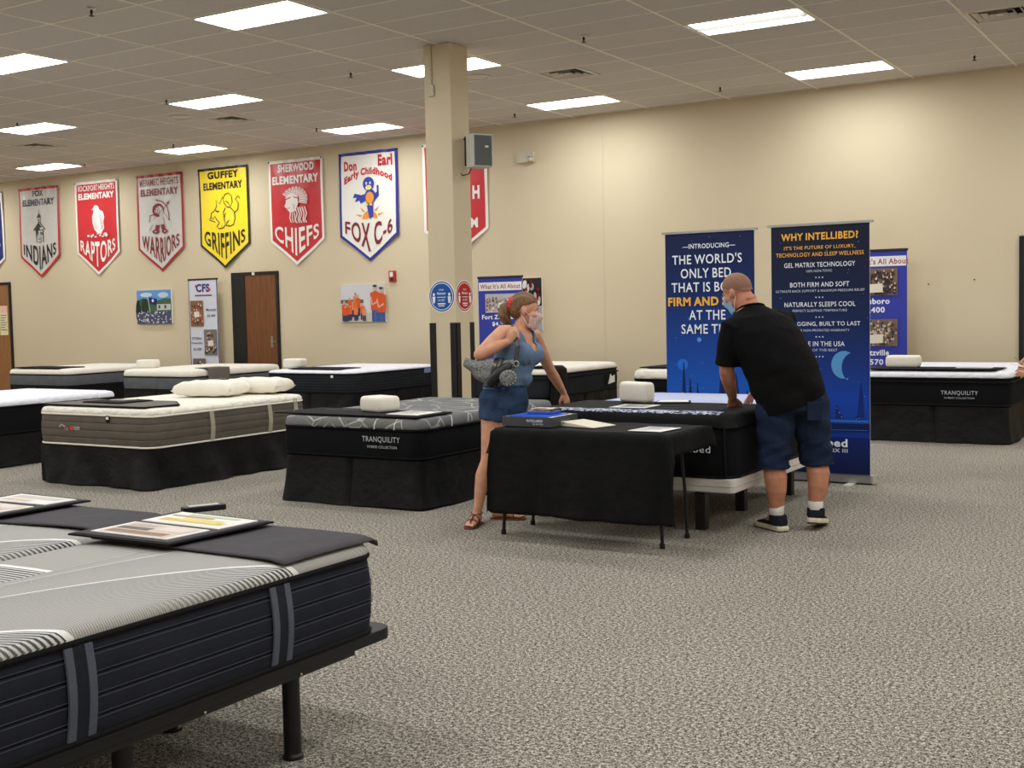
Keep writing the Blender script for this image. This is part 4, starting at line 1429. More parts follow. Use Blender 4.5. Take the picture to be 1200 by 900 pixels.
def skirted_base(label, x0, x1, y0, y1, h, seed, r=0.05, amp=0.02, pleats=True):
    hx, hy = (x1 - x0) / 2, (y1 - y0) / 2
    root = thing('skirted_bed_base', label, 'bed base', ((x0 + x1) / 2, (y0 + y1) / 2, 0.0))
    rnd = random.Random(seed)
    ks = [(rnd.uniform(5, 9), rnd.uniform(-7, 7), rnd.uniform(0, 6), 0.5), (rnd.uniform(10, 16), rnd.uniform(-12, 12), rnd.uniform(0, 6), 0.35), (rnd.uniform(20, 30), rnd.uniform(-6, 6), rnd.uniform(0, 6), 0.15)]
    ring = rr(-hx, hx, -hy, hy, r, 60, 5)
    n = len(ring)
    P_ = [0.0]
    for i in range(n):
        a, b = ring[i], ring[(i + 1) % n]
        P_.append(P_[-1] + math.hypot(b[0] - a[0], b[1] - a[1]))
    rows = 12
    rings = []
    for j in range(rows + 1):
        t = j / rows                       # 0 at the top
        row = []
        for i, (x, y) in enumerate(ring):
            d = math.hypot(x, y) or 1
            s_ = P_[i]
            off = sum(w * math.sin(k * s_ + c * (1 - t) * h + p) for k, c, p, w in ks) * amp * (0.15 + 0.85 * t)
            off += 0.035 * t * t + 0.01
            if pleats:
                for (px, py) in ((0.0, -hy), (hx, 0.0), (-hx, 0.0), (0.0, hy)):
                    q = math.hypot(x - px, y - py)
                    if q < 0.035:
                        off -= 0.03 * (1 - q / 0.035)
            nx = x / hx if abs(x) / hx > abs(y) / hy else 0.0
            ny = y / hy if abs(y) / hy >= abs(x) / hx else 0.0
            if abs(abs(x) - hx) < r and abs(abs(y) - hy) < r:
                nx, ny = math.copysign(0.7, x), math.copysign(0.7, y)
            z = h * (1 - t) + (0.004 + 0.012 * (1 + math.sin(3.1 * s_ + ks[0][2])) * 0.5) * t
            row.append((x + nx * off, y + ny * off, z))
        rings.append(row)
    MB().rings(rings, False, False).obj('skirt', M['skirt'], root, smooth=True)
    MB().rings([[(x, y, z) for x, y in rr(-hx + 0.004, hx - 0.004, -hy + 0.004, hy - 0.004, r)] for z in (0.16, h)]).obj('box_spring', M['black_cloth'], root)
    for sx in (-1, 1):
        for sy in (-1, 1):
            MB().box(sx * (hx - 0.12) - 0.03, sx * (hx - 0.12) + 0.03, sy * (hy - 0.12) - 0.03, sy * (hy - 0.12) + 0.03, 0.0, 0.16).obj('leg', M['metal_black'], root)
    return root


def sheet(label, name, cat, pts, z, t, mat, edge=None, parent=None, inset=0.02, group=None, wave=0.004):
    """a thin flat cloth, card or paper lying on something; pts in world x, y, counter-clockwise"""
    cx = sum(p[0] for p in pts) / len(pts)
    cy = sum(p[1] for p in pts) / len(pts)
    r = thing(name, label, cat, (cx, cy, z), 0, group)
    q = [(x - cx, y - cy) for x, y in pts]
    if edge is not None:
        MB().prism(q, 0.0, t).obj('binding', edge, r, bevel=min(0.003, t / 3))
        s_ = [(x * (1 - inset / max(0.05, math.hypot(x, y))), y * (1 - inset / max(0.05, math.hypot(x, y)))) for x, y in q]
        MB().prism(s_, t * 0.5, t + 0.003).obj('panel', mat, r, bevel=0.001)
    else:
        MB().prism(q, 0.0, t).obj('panel', mat, r, bevel=min(0.003, t / 3))
    return r


def page(root_label, pts, z, seed, style='page', group=None, name='printed_page'):
    """a printed page: quad pts in world x, y (near-left, near-right, far-right, far-left)"""
    cx = sum(p[0] for p in pts) / 4
    cy = sum(p[1] for p in pts) / 4
    r = thing(name, root_label, 'page', (cx, cy, z), 0, group)
    q = [(x - cx, y - cy) for x, y in pts]
    MB().prism(q, 0.0, 0.003).obj('sheet', M['paper'], r)
    P = Print(0.0003, 0.0032)

    def bl(u, v):
        a, b, c, d = q
        return tuple((a[i] * (1 - u) + b[i] * u) * (1 - v) + (d[i] * (1 - u) + c[i] * u) * v for i in range(2))

    def rect(u0, v0, u1, v1, col):
        P.poly([bl(u0, v0), bl(u1, v0), bl(u1, v1), bl(u0, v1)], col)
    rnd = random.Random(seed)
    if style == 'page':
        rect(0.06, 0.9, 0.94, 0.95, (90, 92, 110))
        for k in range(9):
            rect(0.08, 0.8 - k * 0.085, 0.5 + 0.4 * rnd.random(), 0.83 - k * 0.085, (150, 148, 150))
    elif style == 'photo_brown':
        rect(0.05, 0.05, 0.95, 0.95, (214, 196, 182))
        rect(0.1, 0.12, 0.86, 0.36, (150, 120, 100))
        rect(0.08, 0.42, 0.5, 0.62, (110, 96, 88))
        rect(0.56, 0.5, 0.92, 0.86, (226, 208, 196))
        for k in range(5):
            rect(0.1, 0.68 + k * 0.05, 0.45, 0.69 + k * 0.05, (140, 120, 112))
    elif style == 'photo_yellow':
        rect(0.04, 0.04, 0.96, 0.96, (236, 232, 222))
        rect(0.1, 0.2, 0.9, 0.44, (214, 186, 96))
        rect(0.3, 0.3, 0.8, 0.58, (226, 204, 130))
        rect(0.06, 0.62, 0.6, 0.72, (170, 150, 110))
        rect(0.2, 0.78, 0.85, 0.9, (196, 206, 170))
    elif style == 'photo_grey':
        rect(0.05, 0.05, 0.95, 0.95, (228, 224, 220))
        rect(0.1, 0.5, 0.9, 0.86, (198, 190, 180))
        rect(0.12, 0.15, 0.6, 0.4, (210, 186, 160))
    elif style == 'tablet':
        rect(0.16, 0.2, 0.86, 0.86, (150, 152, 158))
        rect(0.16, 0.2, 0.4, 0.86, (120, 122, 130))
    P.build('print', r, 'top')
    return r


def soft_block(label, x, y, z, w, d, h, rz, mat, name='foam_pillow', cat='pillow', r=0.032, dent=True):
    """a foam block or standing foam pillow"""
    root = thing(name, label, cat, (x, y, z), rz)
    hx, hy = w / 2, d / 2
    rg = []
    rad = min(r, h * 0.4)
    for a in range(7):
        t = a / 6 * PI / 2
        rg.append((rad * (1 - math.sin(t)), rad * (1 - math.cos(t))))
    prof = [(i, zz) for i, zz in rg] + [(-0.003, h / 2)] + [(i, h - zz) for i, zz in reversed(rg)]
    mb = MB()
    rings = []
    for ins, zz in prof:
        rings.append([(px, py, zz) for px, py in rr(-hx + ins, hx - ins, -hy + ins, hy - ins, max(0.01, r - ins), 6, 5)])
    mb.rings(rings)
    mb.obj('block', mat, root, smooth=True)
    return root


def lettering(lines, parent, name='lettering', face='front', loc=(0, 0, 0), step=0.0006, base=0.0):
    P = Print(step, base)
    for (t, cx, v, w, h, col, b) in lines:
        P.text(t, cx, v, w, h, col, b)
    return P.build(name, parent, face, loc=loc)


LG = (190, 192, 196)

# ---- two adjustable beds nearest the viewer
F1 = (-3.555, -2.59, 1.27, 3.30)
F2 = (-4.59, -3.62, 1.27, 3.30)
for k, (x0, x1, y0, y1) in enumerate((F1, F2)):
    nm = 'in front, with the bare outer side' if k == 0 else 'behind the other, under the second grey foot mat'
    b = thing('adjustable_bed_base', 'black adjustable bed base on round legs, ' + nm, 'bed base', ((x0 + x1) / 2, (y0 + y1) / 2, 0))
    hx, hy = (x1 - x0) / 2, (y1 - y0) / 2
    pl = MB()
    pl.prism(rr(-hx + 0.005, hx - 0.005, -hy - 0.03, hy + 0.09, 0.06, 2, 5), 0.352, 0.392)
    pl.obj('platform', M['black_plastic'], b, bevel=0.006)
    MB().box(-hx + 0.06, hx - 0.06, -hy + 0.1, hy - 0.25, 0.326, 0.352).obj('steel_frame', M['metal_black'], b)
    for sx in (-1, 1):
        MB().box(sx * (hx - 0.03) - 0.012, sx * (hx - 0.03) + 0.012, -hy + 0.1, hy - 0.12, 0.334, 0.355).obj('side_rail', M['metal_black'], b)
        for yy in (0.74, 0.025, -0.86):
            MB().lathe([(0.0, 0.0), (0.036, 0.0), (0.036, 0.012), (0.03, 0.02), (0.03, 0.33), (0.0, 0.33)], n=20).obj('leg', M['metal_black'], b, loc=(0.31 if sx > 0 else -0.27, yy, 0.0), smooth=False)
    for yy in (0.62, 0.2, -0.3):
        MB().lathe([(0, 0), (0.004, 0), (0.004, 0.003), (0, 0.004)], n=8).obj('rail_bolt', M['white_metal'], b, loc=(hx - 0.018 + 0.001, yy, 0.343)).rotation_euler = (0, PI / 2, 0)
    m = mattress('navy mattress with striped grey top, ' + nm, x0, x1, y0, y1, 0.392, 0.665, 0.705,
                 M['navy_knit'], M['leaf_top'], M['edge'], (0.235, 0.44, 0.65, 0.86), bulge=0.014, r=0.09, lip=0.022)
    for gq in (0.235, 0.44, 0.65, 0.86):
        for dz in (-0.0065, 0.0065):
            zz = 0.273 * gq + dz
            oo = 0.014 * math.sin(PI * zz / 0.273) - 0.0045
            MB().tube([(x, y, zz) for x, y in rr(-hx - oo, hx + oo, -hy - oo, hy + oo, 0.09, 6, 6)], 0.0016, 5, closed=True).obj('stitch_line', M['stitch'], m)
    # handle tapes down the outer side
    for yy in (0.51, -0.25):
        z0h, z1h = 0.02, 0.265
        for dy in (-0.032, 0.032):
            pts = [(hx - 0.0 + 0.014 * math.sin(PI * t) + 0.002, yy + dy, z0h + (z1h - z0h) * t) for t in [i / 10 for i in range(11)]]
            mb = MB()
            rg = [[(p[0], p[1] - 0.014, p[2]), (p[0] + 0.005, p[1] - 0.012, p[2]), (p[0] + 0.005, p[1] + 0.012, p[2]), (p[0], p[1] + 0.014, p[2])] for p in pts]
            mb.rings(rg)
            mb.obj('handle_tape', M['grey_tape'], m)
        pts = [(hx + 0.014 * math.sin(PI * t) + 0.001, yy, z0h + (z1h - z0h) * t) for t in [i / 10 for i in range(11)]]
        MB().rings([[(p[0], p[1] - 0.02, p[2]), (p[0] + 0.0035, p[1] - 0.02, p[2]), (p[0] + 0.0035, p[1] + 0.02, p[2]), (p[0], p[1] + 0.02, p[2])] for p in pts]).obj('handle_band', M['navy_knit'], m)


def foot_cloth(label, x0, x1, y0, y1, ztop, yend, drop, seed, skew=0.0, x_over=None):
    """a cloth mat laid over the foot of a mattress and hanging a little over its end"""
    r = thing('foot_mat', label, 'mat', ((x0 + x1) / 2, (y0 + y1) / 2, ztop))
    rnd = random.Random(seed)
    a, b = rnd.uniform(0, 6), rnd.uniform(0, 6)
    cx, cy = (x0 + x1) / 2, (y0 + y1) / 2

    def fn(u, v):
        x = x0 + (x1 - x0) * u
        L_ = (yend - y0) + drop
        s_ = v * L_
        y = y0 + s_ + skew * u * (1 - v)
        z = 0.003 * math.sin(9 * x + 7 * y + a) * math.sin(6 * y + b) + 0.004
        if y > yend:
            over = y - yend
            z -= over * 0.9
            y = yend + 0.012 * (1 - math.exp(-over * 20)) + 0.006
        e = max(0.0, x - (x1 - 0.05))
        z -= e * 0.25
        return (x - cx, y - cy, z)
    MB().grid(fn, 26, 24).obj('cloth', M['charcoal'], r, smooth=True, solid=0.006)
    return r


c1 = foot_cloth('charcoal cloth foot mat draped over the front bed end', -3.5, -2.597, 2.83, 3.42, 0.7255, 3.30, 0.03, 1)
c2 = foot_cloth('charcoal cloth foot mat draped over the second bed end', -4.52, -3.625, 2.86, 3.46, 0.7255, 3.30, 0.03, 2, skew=0.1)
sheet('dark bound display pad holding two photo pages on the front bed', 'display_pad', 'pad', [(-3.56, 2.78), (-3.07, 2.79), (-3.05, 3.28), (-3.56, 3.3)], 0.7395, 0.007, M['charcoal'], M['edge'])
page('brownish printed photo page on the front bed pad, closer to the viewer', [(-3.5, 2.83), (-3.12, 2.83), (-3.11, 3.02), (-3.5, 3.03)], 0.75, 1, 'photo_brown')
page('yellow and white printed photo page on the front bed pad', [(-3.5, 3.06), (-3.1, 3.05), (-3.09, 3.24), (-3.5, 3.26)], 0.75, 2, 'photo_yellow')
sheet('dark bound display pad holding pale pages on the second bed', 'display_pad', 'pad', [(-4.6, 2.86), (-4.14, 2.92), (-4.12, 3.34), (-4.58, 3.36)], 0.7395, 0.007, M['charcoal'], M['edge'])
page('pale printed page on the second bed pad, farther from the viewer', [(-4.52, 3.14), (-4.17, 3.15), (-4.16, 3.3), (-4.53, 3.31)], 0.75, 3, 'photo_grey')
page('pale printed page on the second bed pad, closer to the viewer', [(-4.55, 2.92), (-4.18, 2.95), (-4.17, 3.1), (-4.54, 3.1)], 0.75, 4, 'photo_brown')
r = thing('remote_control', 'dark grey bed remote lying between the two foot mats', 'remote', (-3.5, 3.37, 0.74), math.radians(-28))
mb = MB().prism(rr(-0.028, 0.028, -0.085, 0.085, 0.012, 1, 4), 0.0, 0.022)
mb.obj('body', M['black_plastic'], r, bevel=0.005)
MB().box(-0.018, 0.018, -0.06, 0.06, 0.022, 0.024).obj('keypad', M['grey_plastic'], r)

# ---- second row: white-topped black bed cut off at the edge
skirted_base('black skirted base under the white-topped navy bed at the edge', -12.42, -10.9, 7.28, 9.24, 0.33, 3)
mattress('white topped bed with deep black sides, cut off by the edge', -12.42, -10.88, 7.26, 9.26, 0.335, 0.615, 0.685, M['black_knit'], M['cool_quilt'], M['edge'], (), r=0.12, crown=0.02)

# ---- taupe bed with two pillows
LX0, LX1, LY0, LY1 = -9.62, -8.10, 7.22, 9.25
skirted_base('creased black skirted base under the taupe bed with two pillows', LX0 + 0.02, LX1 - 0.02, LY0 + 0.02, LY1 - 0.02, 0.352, 5, amp=0.05, pleats=False)
m = mattress('taupe sided mattress with white quilted top and beige handles', LX0, LX1, LY0, LY1, 0.357, 0.64, 0.70, M['taupe_knit'], M['white_quilt'], M['white_top'], (0.27, 0.52, 0.76), r=0.13, bulge=0.016)
hx = (LX1 - LX0) / 2
for yy in (-0.30, 0.46, 0.83):
    pts = [(hx + 0.016 * math.sin(PI * t) + 0.001, yy, 0.01 + 0.27 * t) for t in [i / 10 for i in range(11)]]
    MB().rings([[(p[0], p[1] - 0.027, p[2]), (p[0] + 0.006, p[1] - 0.025, p[2]), (p[0] + 0.006, p[1] + 0.025, p[2]), (p[0], p[1] + 0.027, p[2])] for p in pts]).obj('handle', M['beige_tape'], m)
mb = MB().box(-0.022, 0.022, -0.01, 0.0, -0.03, 0.03)
mb.obj('care_tag', M['edge'], m, loc=(0.23, -(LY1 - LY0) / 2 - 0.003, 0.255))
MB().box(-0.016, 0.016, -0.0115, -0.01, -0.005, 0.02).obj('care_tag_print', M['paper'], m, loc=(0.23, -(LY1 - LY0) / 2 - 0.003, 0.255))
P = Print(0.0006, 0.0)
P.stroke([(-0.15, 0.006), (-0.12, 0.03), (-0.09, 0.024), (-0.1, 0.008)], 0.012, (176, 172, 164)).text('Tu', -0.06, -0.022, 0.06, 0.045, (206, 150, 140), 0.02).poly([(-0.015, -0.005), (0.03, 0.026), (0.045, 0.024), (0.045, -0.018), (0.02, -0.02)], (208, 62, 36)).text('on', 0.09, -0.016, 0.075, 0.034, (186, 182, 178), 0.02)
P.build('logo', m, loc=(-0.26, -(LY1 - LY0) / 2 - 0.022, 0.16))
sheet('taupe foot mat with dark binding across the taupe bed', 'foot_mat', 'mat', [(-9.58, 7.27), (-8.22, 7.27), (-8.16, 7.62), (-8.5, 7.9), (-9.55, 7.85)], 0.712, 0.01, M['grey_mat'], M['edge'])
sheet('black folder lying on the taupe foot mat', 'folder', 'folder', [(-9.25, 7.45), (-8.72, 7.42), (-8.7, 7.8), (-9.22, 7.84)], 0.7262, 0.01, M['dark_mat'], M['edge'])
page('small red and grey leaflet on the black folder', [(-9.08, 7.62), (-8.9, 7.62), (-8.88, 7.76), (-9.06, 7.77)], 0.7405, 6, 'photo_brown')


def pillow(label, x, y, z, w, d, h, rz, mat, tilt=0.0):
    root = thing('bed_pillow', label, 'pillow', (x, y, z), rz)

    def side(sgn):
        def fn(u, v):
            a, b = 2 * u - 1, 2 * v - 1
            ex = math.copysign(abs(a) ** 0.8, a)
            ey = math.copysign(abs(b) ** 0.8, b)
            k = (max(0.0, (1 - a ** 4)) * max(0.0, (1 - b ** 4))) ** 0.36
            px = w / 2 * ex * (1 - 0.1 * b * b * (1 - abs(a)) * 0)
            pin = 1 - 0.06 * (1 - a * a) * abs(b) ** 3
            py = d / 2 * ey * pin
            px = px * (1 - 0.06 * (1 - b * b) * abs(a) ** 3)
            zz = h * 0.42 + sgn * h * (0.58 if sgn > 0 else 0.42) * k + 0.004 * math.sin(11 * a + 7 * b) * k
            return (px, py, zz)
        return fn
    mb = MB().grid(side(1), 22, 16).grid(side(-1), 22, 16)
    me = mb.mesh('cover', mat, True)
    bm = bmesh.new()
    bm.from_mesh(me)
    bmesh.ops.remove_doubles(bm, verts=bm.verts, dist=0.0008)
    bmesh.ops.recalc_face_normals(bm, faces=bm.faces)
    bm.to_mesh(me)
    bm.free()
    o = link('cover', me, root)
    seam = [(w / 2 * math.cos(t) * (abs(math.cos(t)) ** -0.6 if abs(math.cos(t)) > 0.02 else 0), 0, 0) for t in (0,)]
    return root


pillow('plump white bed pillow on the taupe bed, nearer its foot', -8.72, 8.56, 0.722, 0.66, 0.42, 0.15, math.radians(14), M['pillow'])
pillow('white bed pillow on the taupe bed, tucked behind the plump one', -8.57, 9.04, 0.722, 0.66, 0.40, 0.15, math.radians(14), M['pillow'])

# ---- charcoal bed with grey top and foam pillow
C0, C1, D0, D1 = -6.70, -5.31, 7.32, 9.37
skirted_base('pleated black skirted base under the charcoal bed with silver lettering', C0 + 0.02, C1 - 0.02, D0 + 0.02, D1 - 0.02, 0.375, 7, amp=0.016)
m = mattress('black sided mattress with grey quilted top and silver lettering near the woman', C0, C1, D0, D1, 0.38, 0.605, 0.688, M['black_knit'], M['grey_quilt'], M['black_knit'], (), r=0.1, bulge=0.012, crown=0.012, lip=0.022)
lettering([('TRANQUILITY', 0.0, 0.0, 0.36, 0.05, LG, 0.0), ('HYBRID COLLECTION', 0.01, -0.04, 0.28, 0.02, LG, 0.0)], m, loc=(0.33, -(D1 - D0) / 2 - 0.0165, 0.125))
hy = (D1 - D0) / 2
G3 = (150, 150, 146)
P = Print(0.0006, 0.0)
for pts in ([(-0.42, 0.055), (-0.34, 0.0), (-0.26, 0.055)], [(-0.24, 0.0), (-0.18, 0.05), (-0.12, 0.0)], [(-0.02, 0.055), (0.02, 0.01), (0.12, 0.01), (0.16, 0.055)]):
    P.stroke(pts, 0.01, G3)
P.build('stitched_pattern', m, loc=(0, -hy - 0.0045, 0.228))
for xx in (0.26, 0.45):
    MB().tube([(xx, -hy - 0.004, 0.23), (xx + 0.003, -hy - 0.002, 0.27), (xx + 0.012, -hy + 0.02, 0.304), (xx + 0.03, -hy + 0.07, 0.312)], 0.0045, 6).obj('white_stitch', M['paper'], m)
hx = (C1 - C0) / 2
for yy in (-0.62, -0.14):
    MB().tube([(hx + 0.004, yy, 0.23), (hx + 0.002, yy + 0.01, 0.27), (hx - 0.02, yy + 0.03, 0.304), (hx - 0.07, yy + 0.05, 0.312)], 0.0045, 6).obj('white_stitch', M['paper'], m)
r = sheet('black foot mat with faint lettering across the charcoal bed', 'foot_mat', 'mat', [(-6.8, 7.36), (-5.36, 7.34), (-5.36, 7.82), (-6.72, 7.85)], 0.7, 0.008, M['dark_mat'], M['edge'], inset=0.01)
lettering([('TRANQUILITY', -0.3, 0.1, 0.4, 0.04, (120, 120, 124), 0.0)], r, face='top', loc=(0, 0, 0.0118))
page('white price page lying on the black foot mat of the charcoal bed', [(-5.73, 7.45), (-5.42, 7.43), (-5.42, 7.76), (-5.73, 7.78)], 0.7125, 9, 'page')
soft_block('chunky white foam pillow block standing on the charcoal bed', -5.95, 7.66, 0.7115, 0.27, 0.22, 0.125, math.radians(-18), M['foam_white'])
r = thing('cord_holder', 'thin bent metal sign holder at the corner of the charcoal bed', 'holder', (-6.63, 7.42, 0.7))
MB().tube([(0.03, -0.04, 0.006), (-0.01, 0.0, 0.006), (-0.01, 0.0, 0.12), (0.015, 0.0, 0.12), (0.015, 0.0, 0.09)], 0.004, 6).obj('wire', M['silver'], r)

# ---- display bed the couple are testing
IX0, IX1, IY0, IY1 = -4.38, -2.85, 7.33, 9.36
b = thing('platform_bed_base', 'white upholstered platform base with square black legs under the tested bed', 'bed base', ((IX0 + IX1) / 2, (IY0 + IY1) / 2, 0))
hx, hy = (IX1 - IX0) / 2, (IY1 - IY0) / 2
mb = MB().prism(rr(-hx, hx, -hy, hy, 0.04, 2, 4), 0.285, 0.375)
mb.obj('platform', M['white_base'], b, bevel=0.012)
MB().tube([(x, y, 0.33) for x, y in rr(-hx - 0.001, hx + 0.001, -hy - 0.001, hy + 0.001, 0.04, 2, 4)], 0.004, 6, closed=True).obj('seam', M['white_base'], b)
for xx, sy in ((0.46, -0.81), (0.43, 0.0), (0.5, 0.84), (-0.46, -0.81), (-0.45, 0.0), (-0.5, 0.84)):
    MB().box(xx - 0.035, xx + 0.035, sy - 0.035, sy + 0.035, 0.0, 0.285).obj('leg', M['metal_black'], b, bevel=0.004)
m = mattress('deep black mattress with pale blue top between the couple', IX0, IX1, IY0, IY1, 0.375, 0.725, 0.775, M['black_knit'], M['blue_white_quilt'], M['edge'], (), r=0.13, bulge=0.014, crown=0.012)
MB().tube([(hx - 0.05, -hy - 0.006, 0.02), (hx - 0.052, -hy - 0.012, 0.18), (hx - 0.06, -hy + 0.0, 0.345)], 0.006, 6).obj('corner_seam', M['edge'], m)
lettering([('intellibed', 0, 0, 0.32, 0.045, (225, 228, 232), 0.004)], m, loc=(0.455, -hy - 0.018, 0.17))


def cover_fn():
    # black zipped cover laid over the foot third of the bed, curving down over the edges
    y1c = -hy + 0.82

    def fn(u, v):
        uu = 0.5 - 0.5 * math.copysign(abs(math.cos(PI * u)) ** 0.6, math.cos(PI * u))
        x = -hx - 0.017 + (2 * hx + 0.034) * uu
        y = -hy - 0.019 + (y1c + hy + 0.019) * (v ** 1.8)
        ex = min(x + hx + 0.017, hx + 0.017 - x)
        ey = y + hy + 0.019
        r_ = 0.14
        e = min(ex, ey) if ex > r_ or ey > r_ else r_ - math.hypot(r_ - ex, r_ - ey)
        if e < 0:
            k_ = r_ / math.hypot(r_ - ex, r_ - ey)
            x = math.copysign(hx + 0.017 - r_ + (r_ - ex) * k_, x)
            y = -hy - 0.019 + r_ - (r_ - ey) * k_
            e = 0.0
        z = 0.425 - 0.09 * math.exp(-e / 0.013)
        return (x, y, z)
    return fn


cm = MB().grid(cover_fn(), 40, 26)
me = cm.mesh('foot_cover', M['black_cloth'], True, solid=0.006)
link('foot_cover', me, m)
P = Print(0.0006, 0.0)
wx0, wx1, wy0, wy1 = -hx + 0.10, hx - 0.10, -hy + 0.012, -hy + 0.15
lat = MB().grid(lambda u, v: (wx0 + (wx1 - wx0) * u, wy0 + (wy1 - wy0) * v * (0.75 + 0.25 * math.sin(PI * ((u * 4) % 1.0))), 0.4285 - 0.09 * math.exp(-(0.03 + 0.073 * v) / 0.013)), 48, 3)
lat.obj('lattice_window', M['lattice'], m, smooth=True, solid=0.003)
soft_block('white foam pillow standing on edge at the middle of the tested bed', -3.86, 8.02, 0.803, 0.29, 0.11, 0.15, math.radians(-22), M['foam_white'], r=0.03)
page('white framed picture page lying before the standing pillow', [(-3.85, 7.55), (-3.58, 7.56), (-3.58, 7.82), (-3.85, 7.81)], 0.8025, 12, 'tablet')
sheet('thin white card in a dark sleeve beside the standing pillow', 'card', 'card', [(-3.7, 7.98), (-3.45, 8.06), (-3.52, 8.22), (-3.74, 8.14)], 0.8035, 0.006, M['paper'], M['edge'])

# ---- wall row
def far_bed(label, base_label, x0, x1, side, top, pipe, seed, z=0.36, zs=0.62, zt=0.685, groves=(), y0=13.2, y1=15.24):
    skirted_base(base_label, x0 + 0.02, x1 - 0.02, y0 + 0.02, y1 - 0.02, z - 0.004, seed)
    return mattress(label, x0, x1, y0, y1, z, zs, zt, side, top, pipe, groves, r=0.11, crown=0.02)


far_bed('grey sided mattress with cream top below the raptor banner', 'black skirted base of the grey bed below the raptor banner', -18.3, -16.72, M['slate_knit'], M['white_top'], M['edge'], 11, 0.38, 0.575, 0.66)
sheet('dark bound foot mat across the grey bed below the raptor banner', 'foot_mat', 'mat', [(-18.2, 13.24), (-17.0, 13.24), (-16.9, 13.7), (-18.1, 13.72)], 0.682, 0.01, M['dark_mat'], M['edge'])
m = far_bed('slate sided mattress with cream pillow top in front of the doorway', 'black skirted base of the slate bed in front of the doorway', -15.44, -13.88, M['slate_knit'], M['white_top'], M['edge'], 12, 0.36, 0.565, 0.67)
for yy in (14.2,):
    r = thing('side_drape', 'grey protector cloth hanging over the slate bed side', 'cloth', (-13.87, 13.76, 0.44))
    MB().grid(lambda u, v: (0.022 + 0.014 * math.sin(PI * v) - 0.28 * max(0, v - 0.86) / 0.14, -0.23 + 0.46 * u, 0.0 + 0.262 * min(1, v / 0.86) - 0.004), 10, 14).obj('cloth', M['grey_mat'], r, smooth=True, solid=0.006)
    o = lettering([('comfort', 0, 0, 0.26, 0.05, (190, 188, 182), 0.0)], r, face='left', loc=(0.0445, 0, 0.05))
soft_block('small white foam block on the corner of the slate bed', -15.2, 13.55, 0.692, 0.32, 0.22, 0.13, math.radians(20), M['foam_white'])
m = far_bed('ribbed dark slate mattress with white top beside the column', 'black skirted base of the ribbed slate bed beside the column', -12.34, -10.72, M['dark_knit'], M['cool_quilt'], M['edge'], 13, 0.375, 0.645, 0.685, (0.15, 0.3, 0.45, 0.6, 0.75, 0.88))
MB().box(0, 0.004, -0.1, 0.1, 0, 0.075).obj('law_label', plain('label_blue', (120, 130, 170), 0.6), m, loc=(0.81 + 0.004, 0.78, 0.2))
MB().box(-0.02, 0.02, -0.012, -0.004, -0.025, 0.01).obj('care_tag', M['paper'], m, loc=(0.45, -1.025, 0.245))
sheet('dark thin foot mat on the ribbed slate bed', 'foot_mat', 'mat', [(-12.0, 13.3), (-11.0, 13.28), (-11.0, 13.75), (-11.95, 13.8)], 0.707, 0.008, M['dark_mat'], M['edge'])
soft_block('small white foam block on the ribbed slate bed', -12.08, 13.55, 0.7185, 0.3, 0.22, 0.13, math.radians(15), M['foam_white'])
m = far_bed('charcoal mattress with white pillow top and paper tag behind the woman', 'black skirted base of the charcoal bed behind the woman', -9.15, -7.6, M['dark_knit'], M['white_top'], M['edge'], 14, 0.37, 0.66, 0.735)
MB().tube([(x, y, 0.245) for x, y in rr(-0.79, 0.79, -1.035, 1.035, 0.11)], 0.008, 6, closed=True).obj('piping', M['edge'], m)
MB().box(0, 0.004, -0.16, 0.12, 0, 0.13).obj('law_label', M['edge'], m, loc=(0.788, 0.72, 0.08))
MB().add([(0.012, -0.1, 0.0), (0.012, 0.1, 0.02), (0.012, 0.1, 0.12), (0.012, 0.02, 0.1), (0.012, -0.03, 0.14), (0.012, -0.06, 0.08)], [(0, 1, 2, 3, 4, 5)]).obj('paper_tag', M['paper'], m, loc=(0.782, 0.74, 0.08), solid=0.002)
r = thing('foot_drape', 'black protector cloth draped over the side of the bed behind the woman', 'cloth', (-7.59, 13.42, 0.0))
MB().grid(lambda u, v: (0.03 + 0.02 * math.sin(PI * u) + 0.03 * (1 - v) - (0.34 * max(0, v - 0.9) / 0.1), -0.2 + 0.4 * u - 0.03 * math.sin(6 * v), 0.03 + 0.725 * min(1, v / 0.9) + 0.0 - 0.004 + 0.02 * (v > 0.88)), 14, 24).obj('cloth', M['black_cloth'], r, smooth=True, solid=0.012)
soft_block('small white carton at the head of the bed behind the woman', -8.55, 14.6, 0.757, 0.16, 0.12, 0.1, 0.3, M['foam_white'], name='small_carton', cat='box', r=0.012)
m = far_bed('black mattress with pale fluted band, half behind the bright blue banner', 'black skirted base half behind the bright blue banner', -6.42, -4.86, M['black_knit'], M['white_quilt'], M['edge'], 15, 0.37, 0.63, 0.74)
sheet('dark foot mat on the bed half behind the bright blue banner', 'foot_mat', 'mat', [(-6.36, 13.3), (-5.0, 13.28), (-5.0, 13.9), (-6.3, 13.95)], 0.762, 0.01, M['dark_mat'], M['edge'])
RX0, RX1 = -3.66, -2.14
m = far_bed('black mattress with silver lettering and white top nearest the far doorway frame', 'draped black skirted base nearest the far doorway frame', RX0, RX1, M['black_knit'], M['cool_quilt'], M['edge'], 16, 0.39, 0.68, 0.745)
MB().tube([(x, y, 0.255) for x, y in rr(-0.775, 0.775, -1.035, 1.035, 0.11)], 0.008, 6, closed=True).obj('piping', M['edge'], m)
lettering([('TRANQUILITY', 0.0, 0.0, 0.37, 0.05, LG, 0.0), ('HYBRID COLLECTION', 0.0, -0.035, 0.3, 0.018, LG, 0.0)], m, loc=(0.27, -1.02 - 0.016, 0.115))
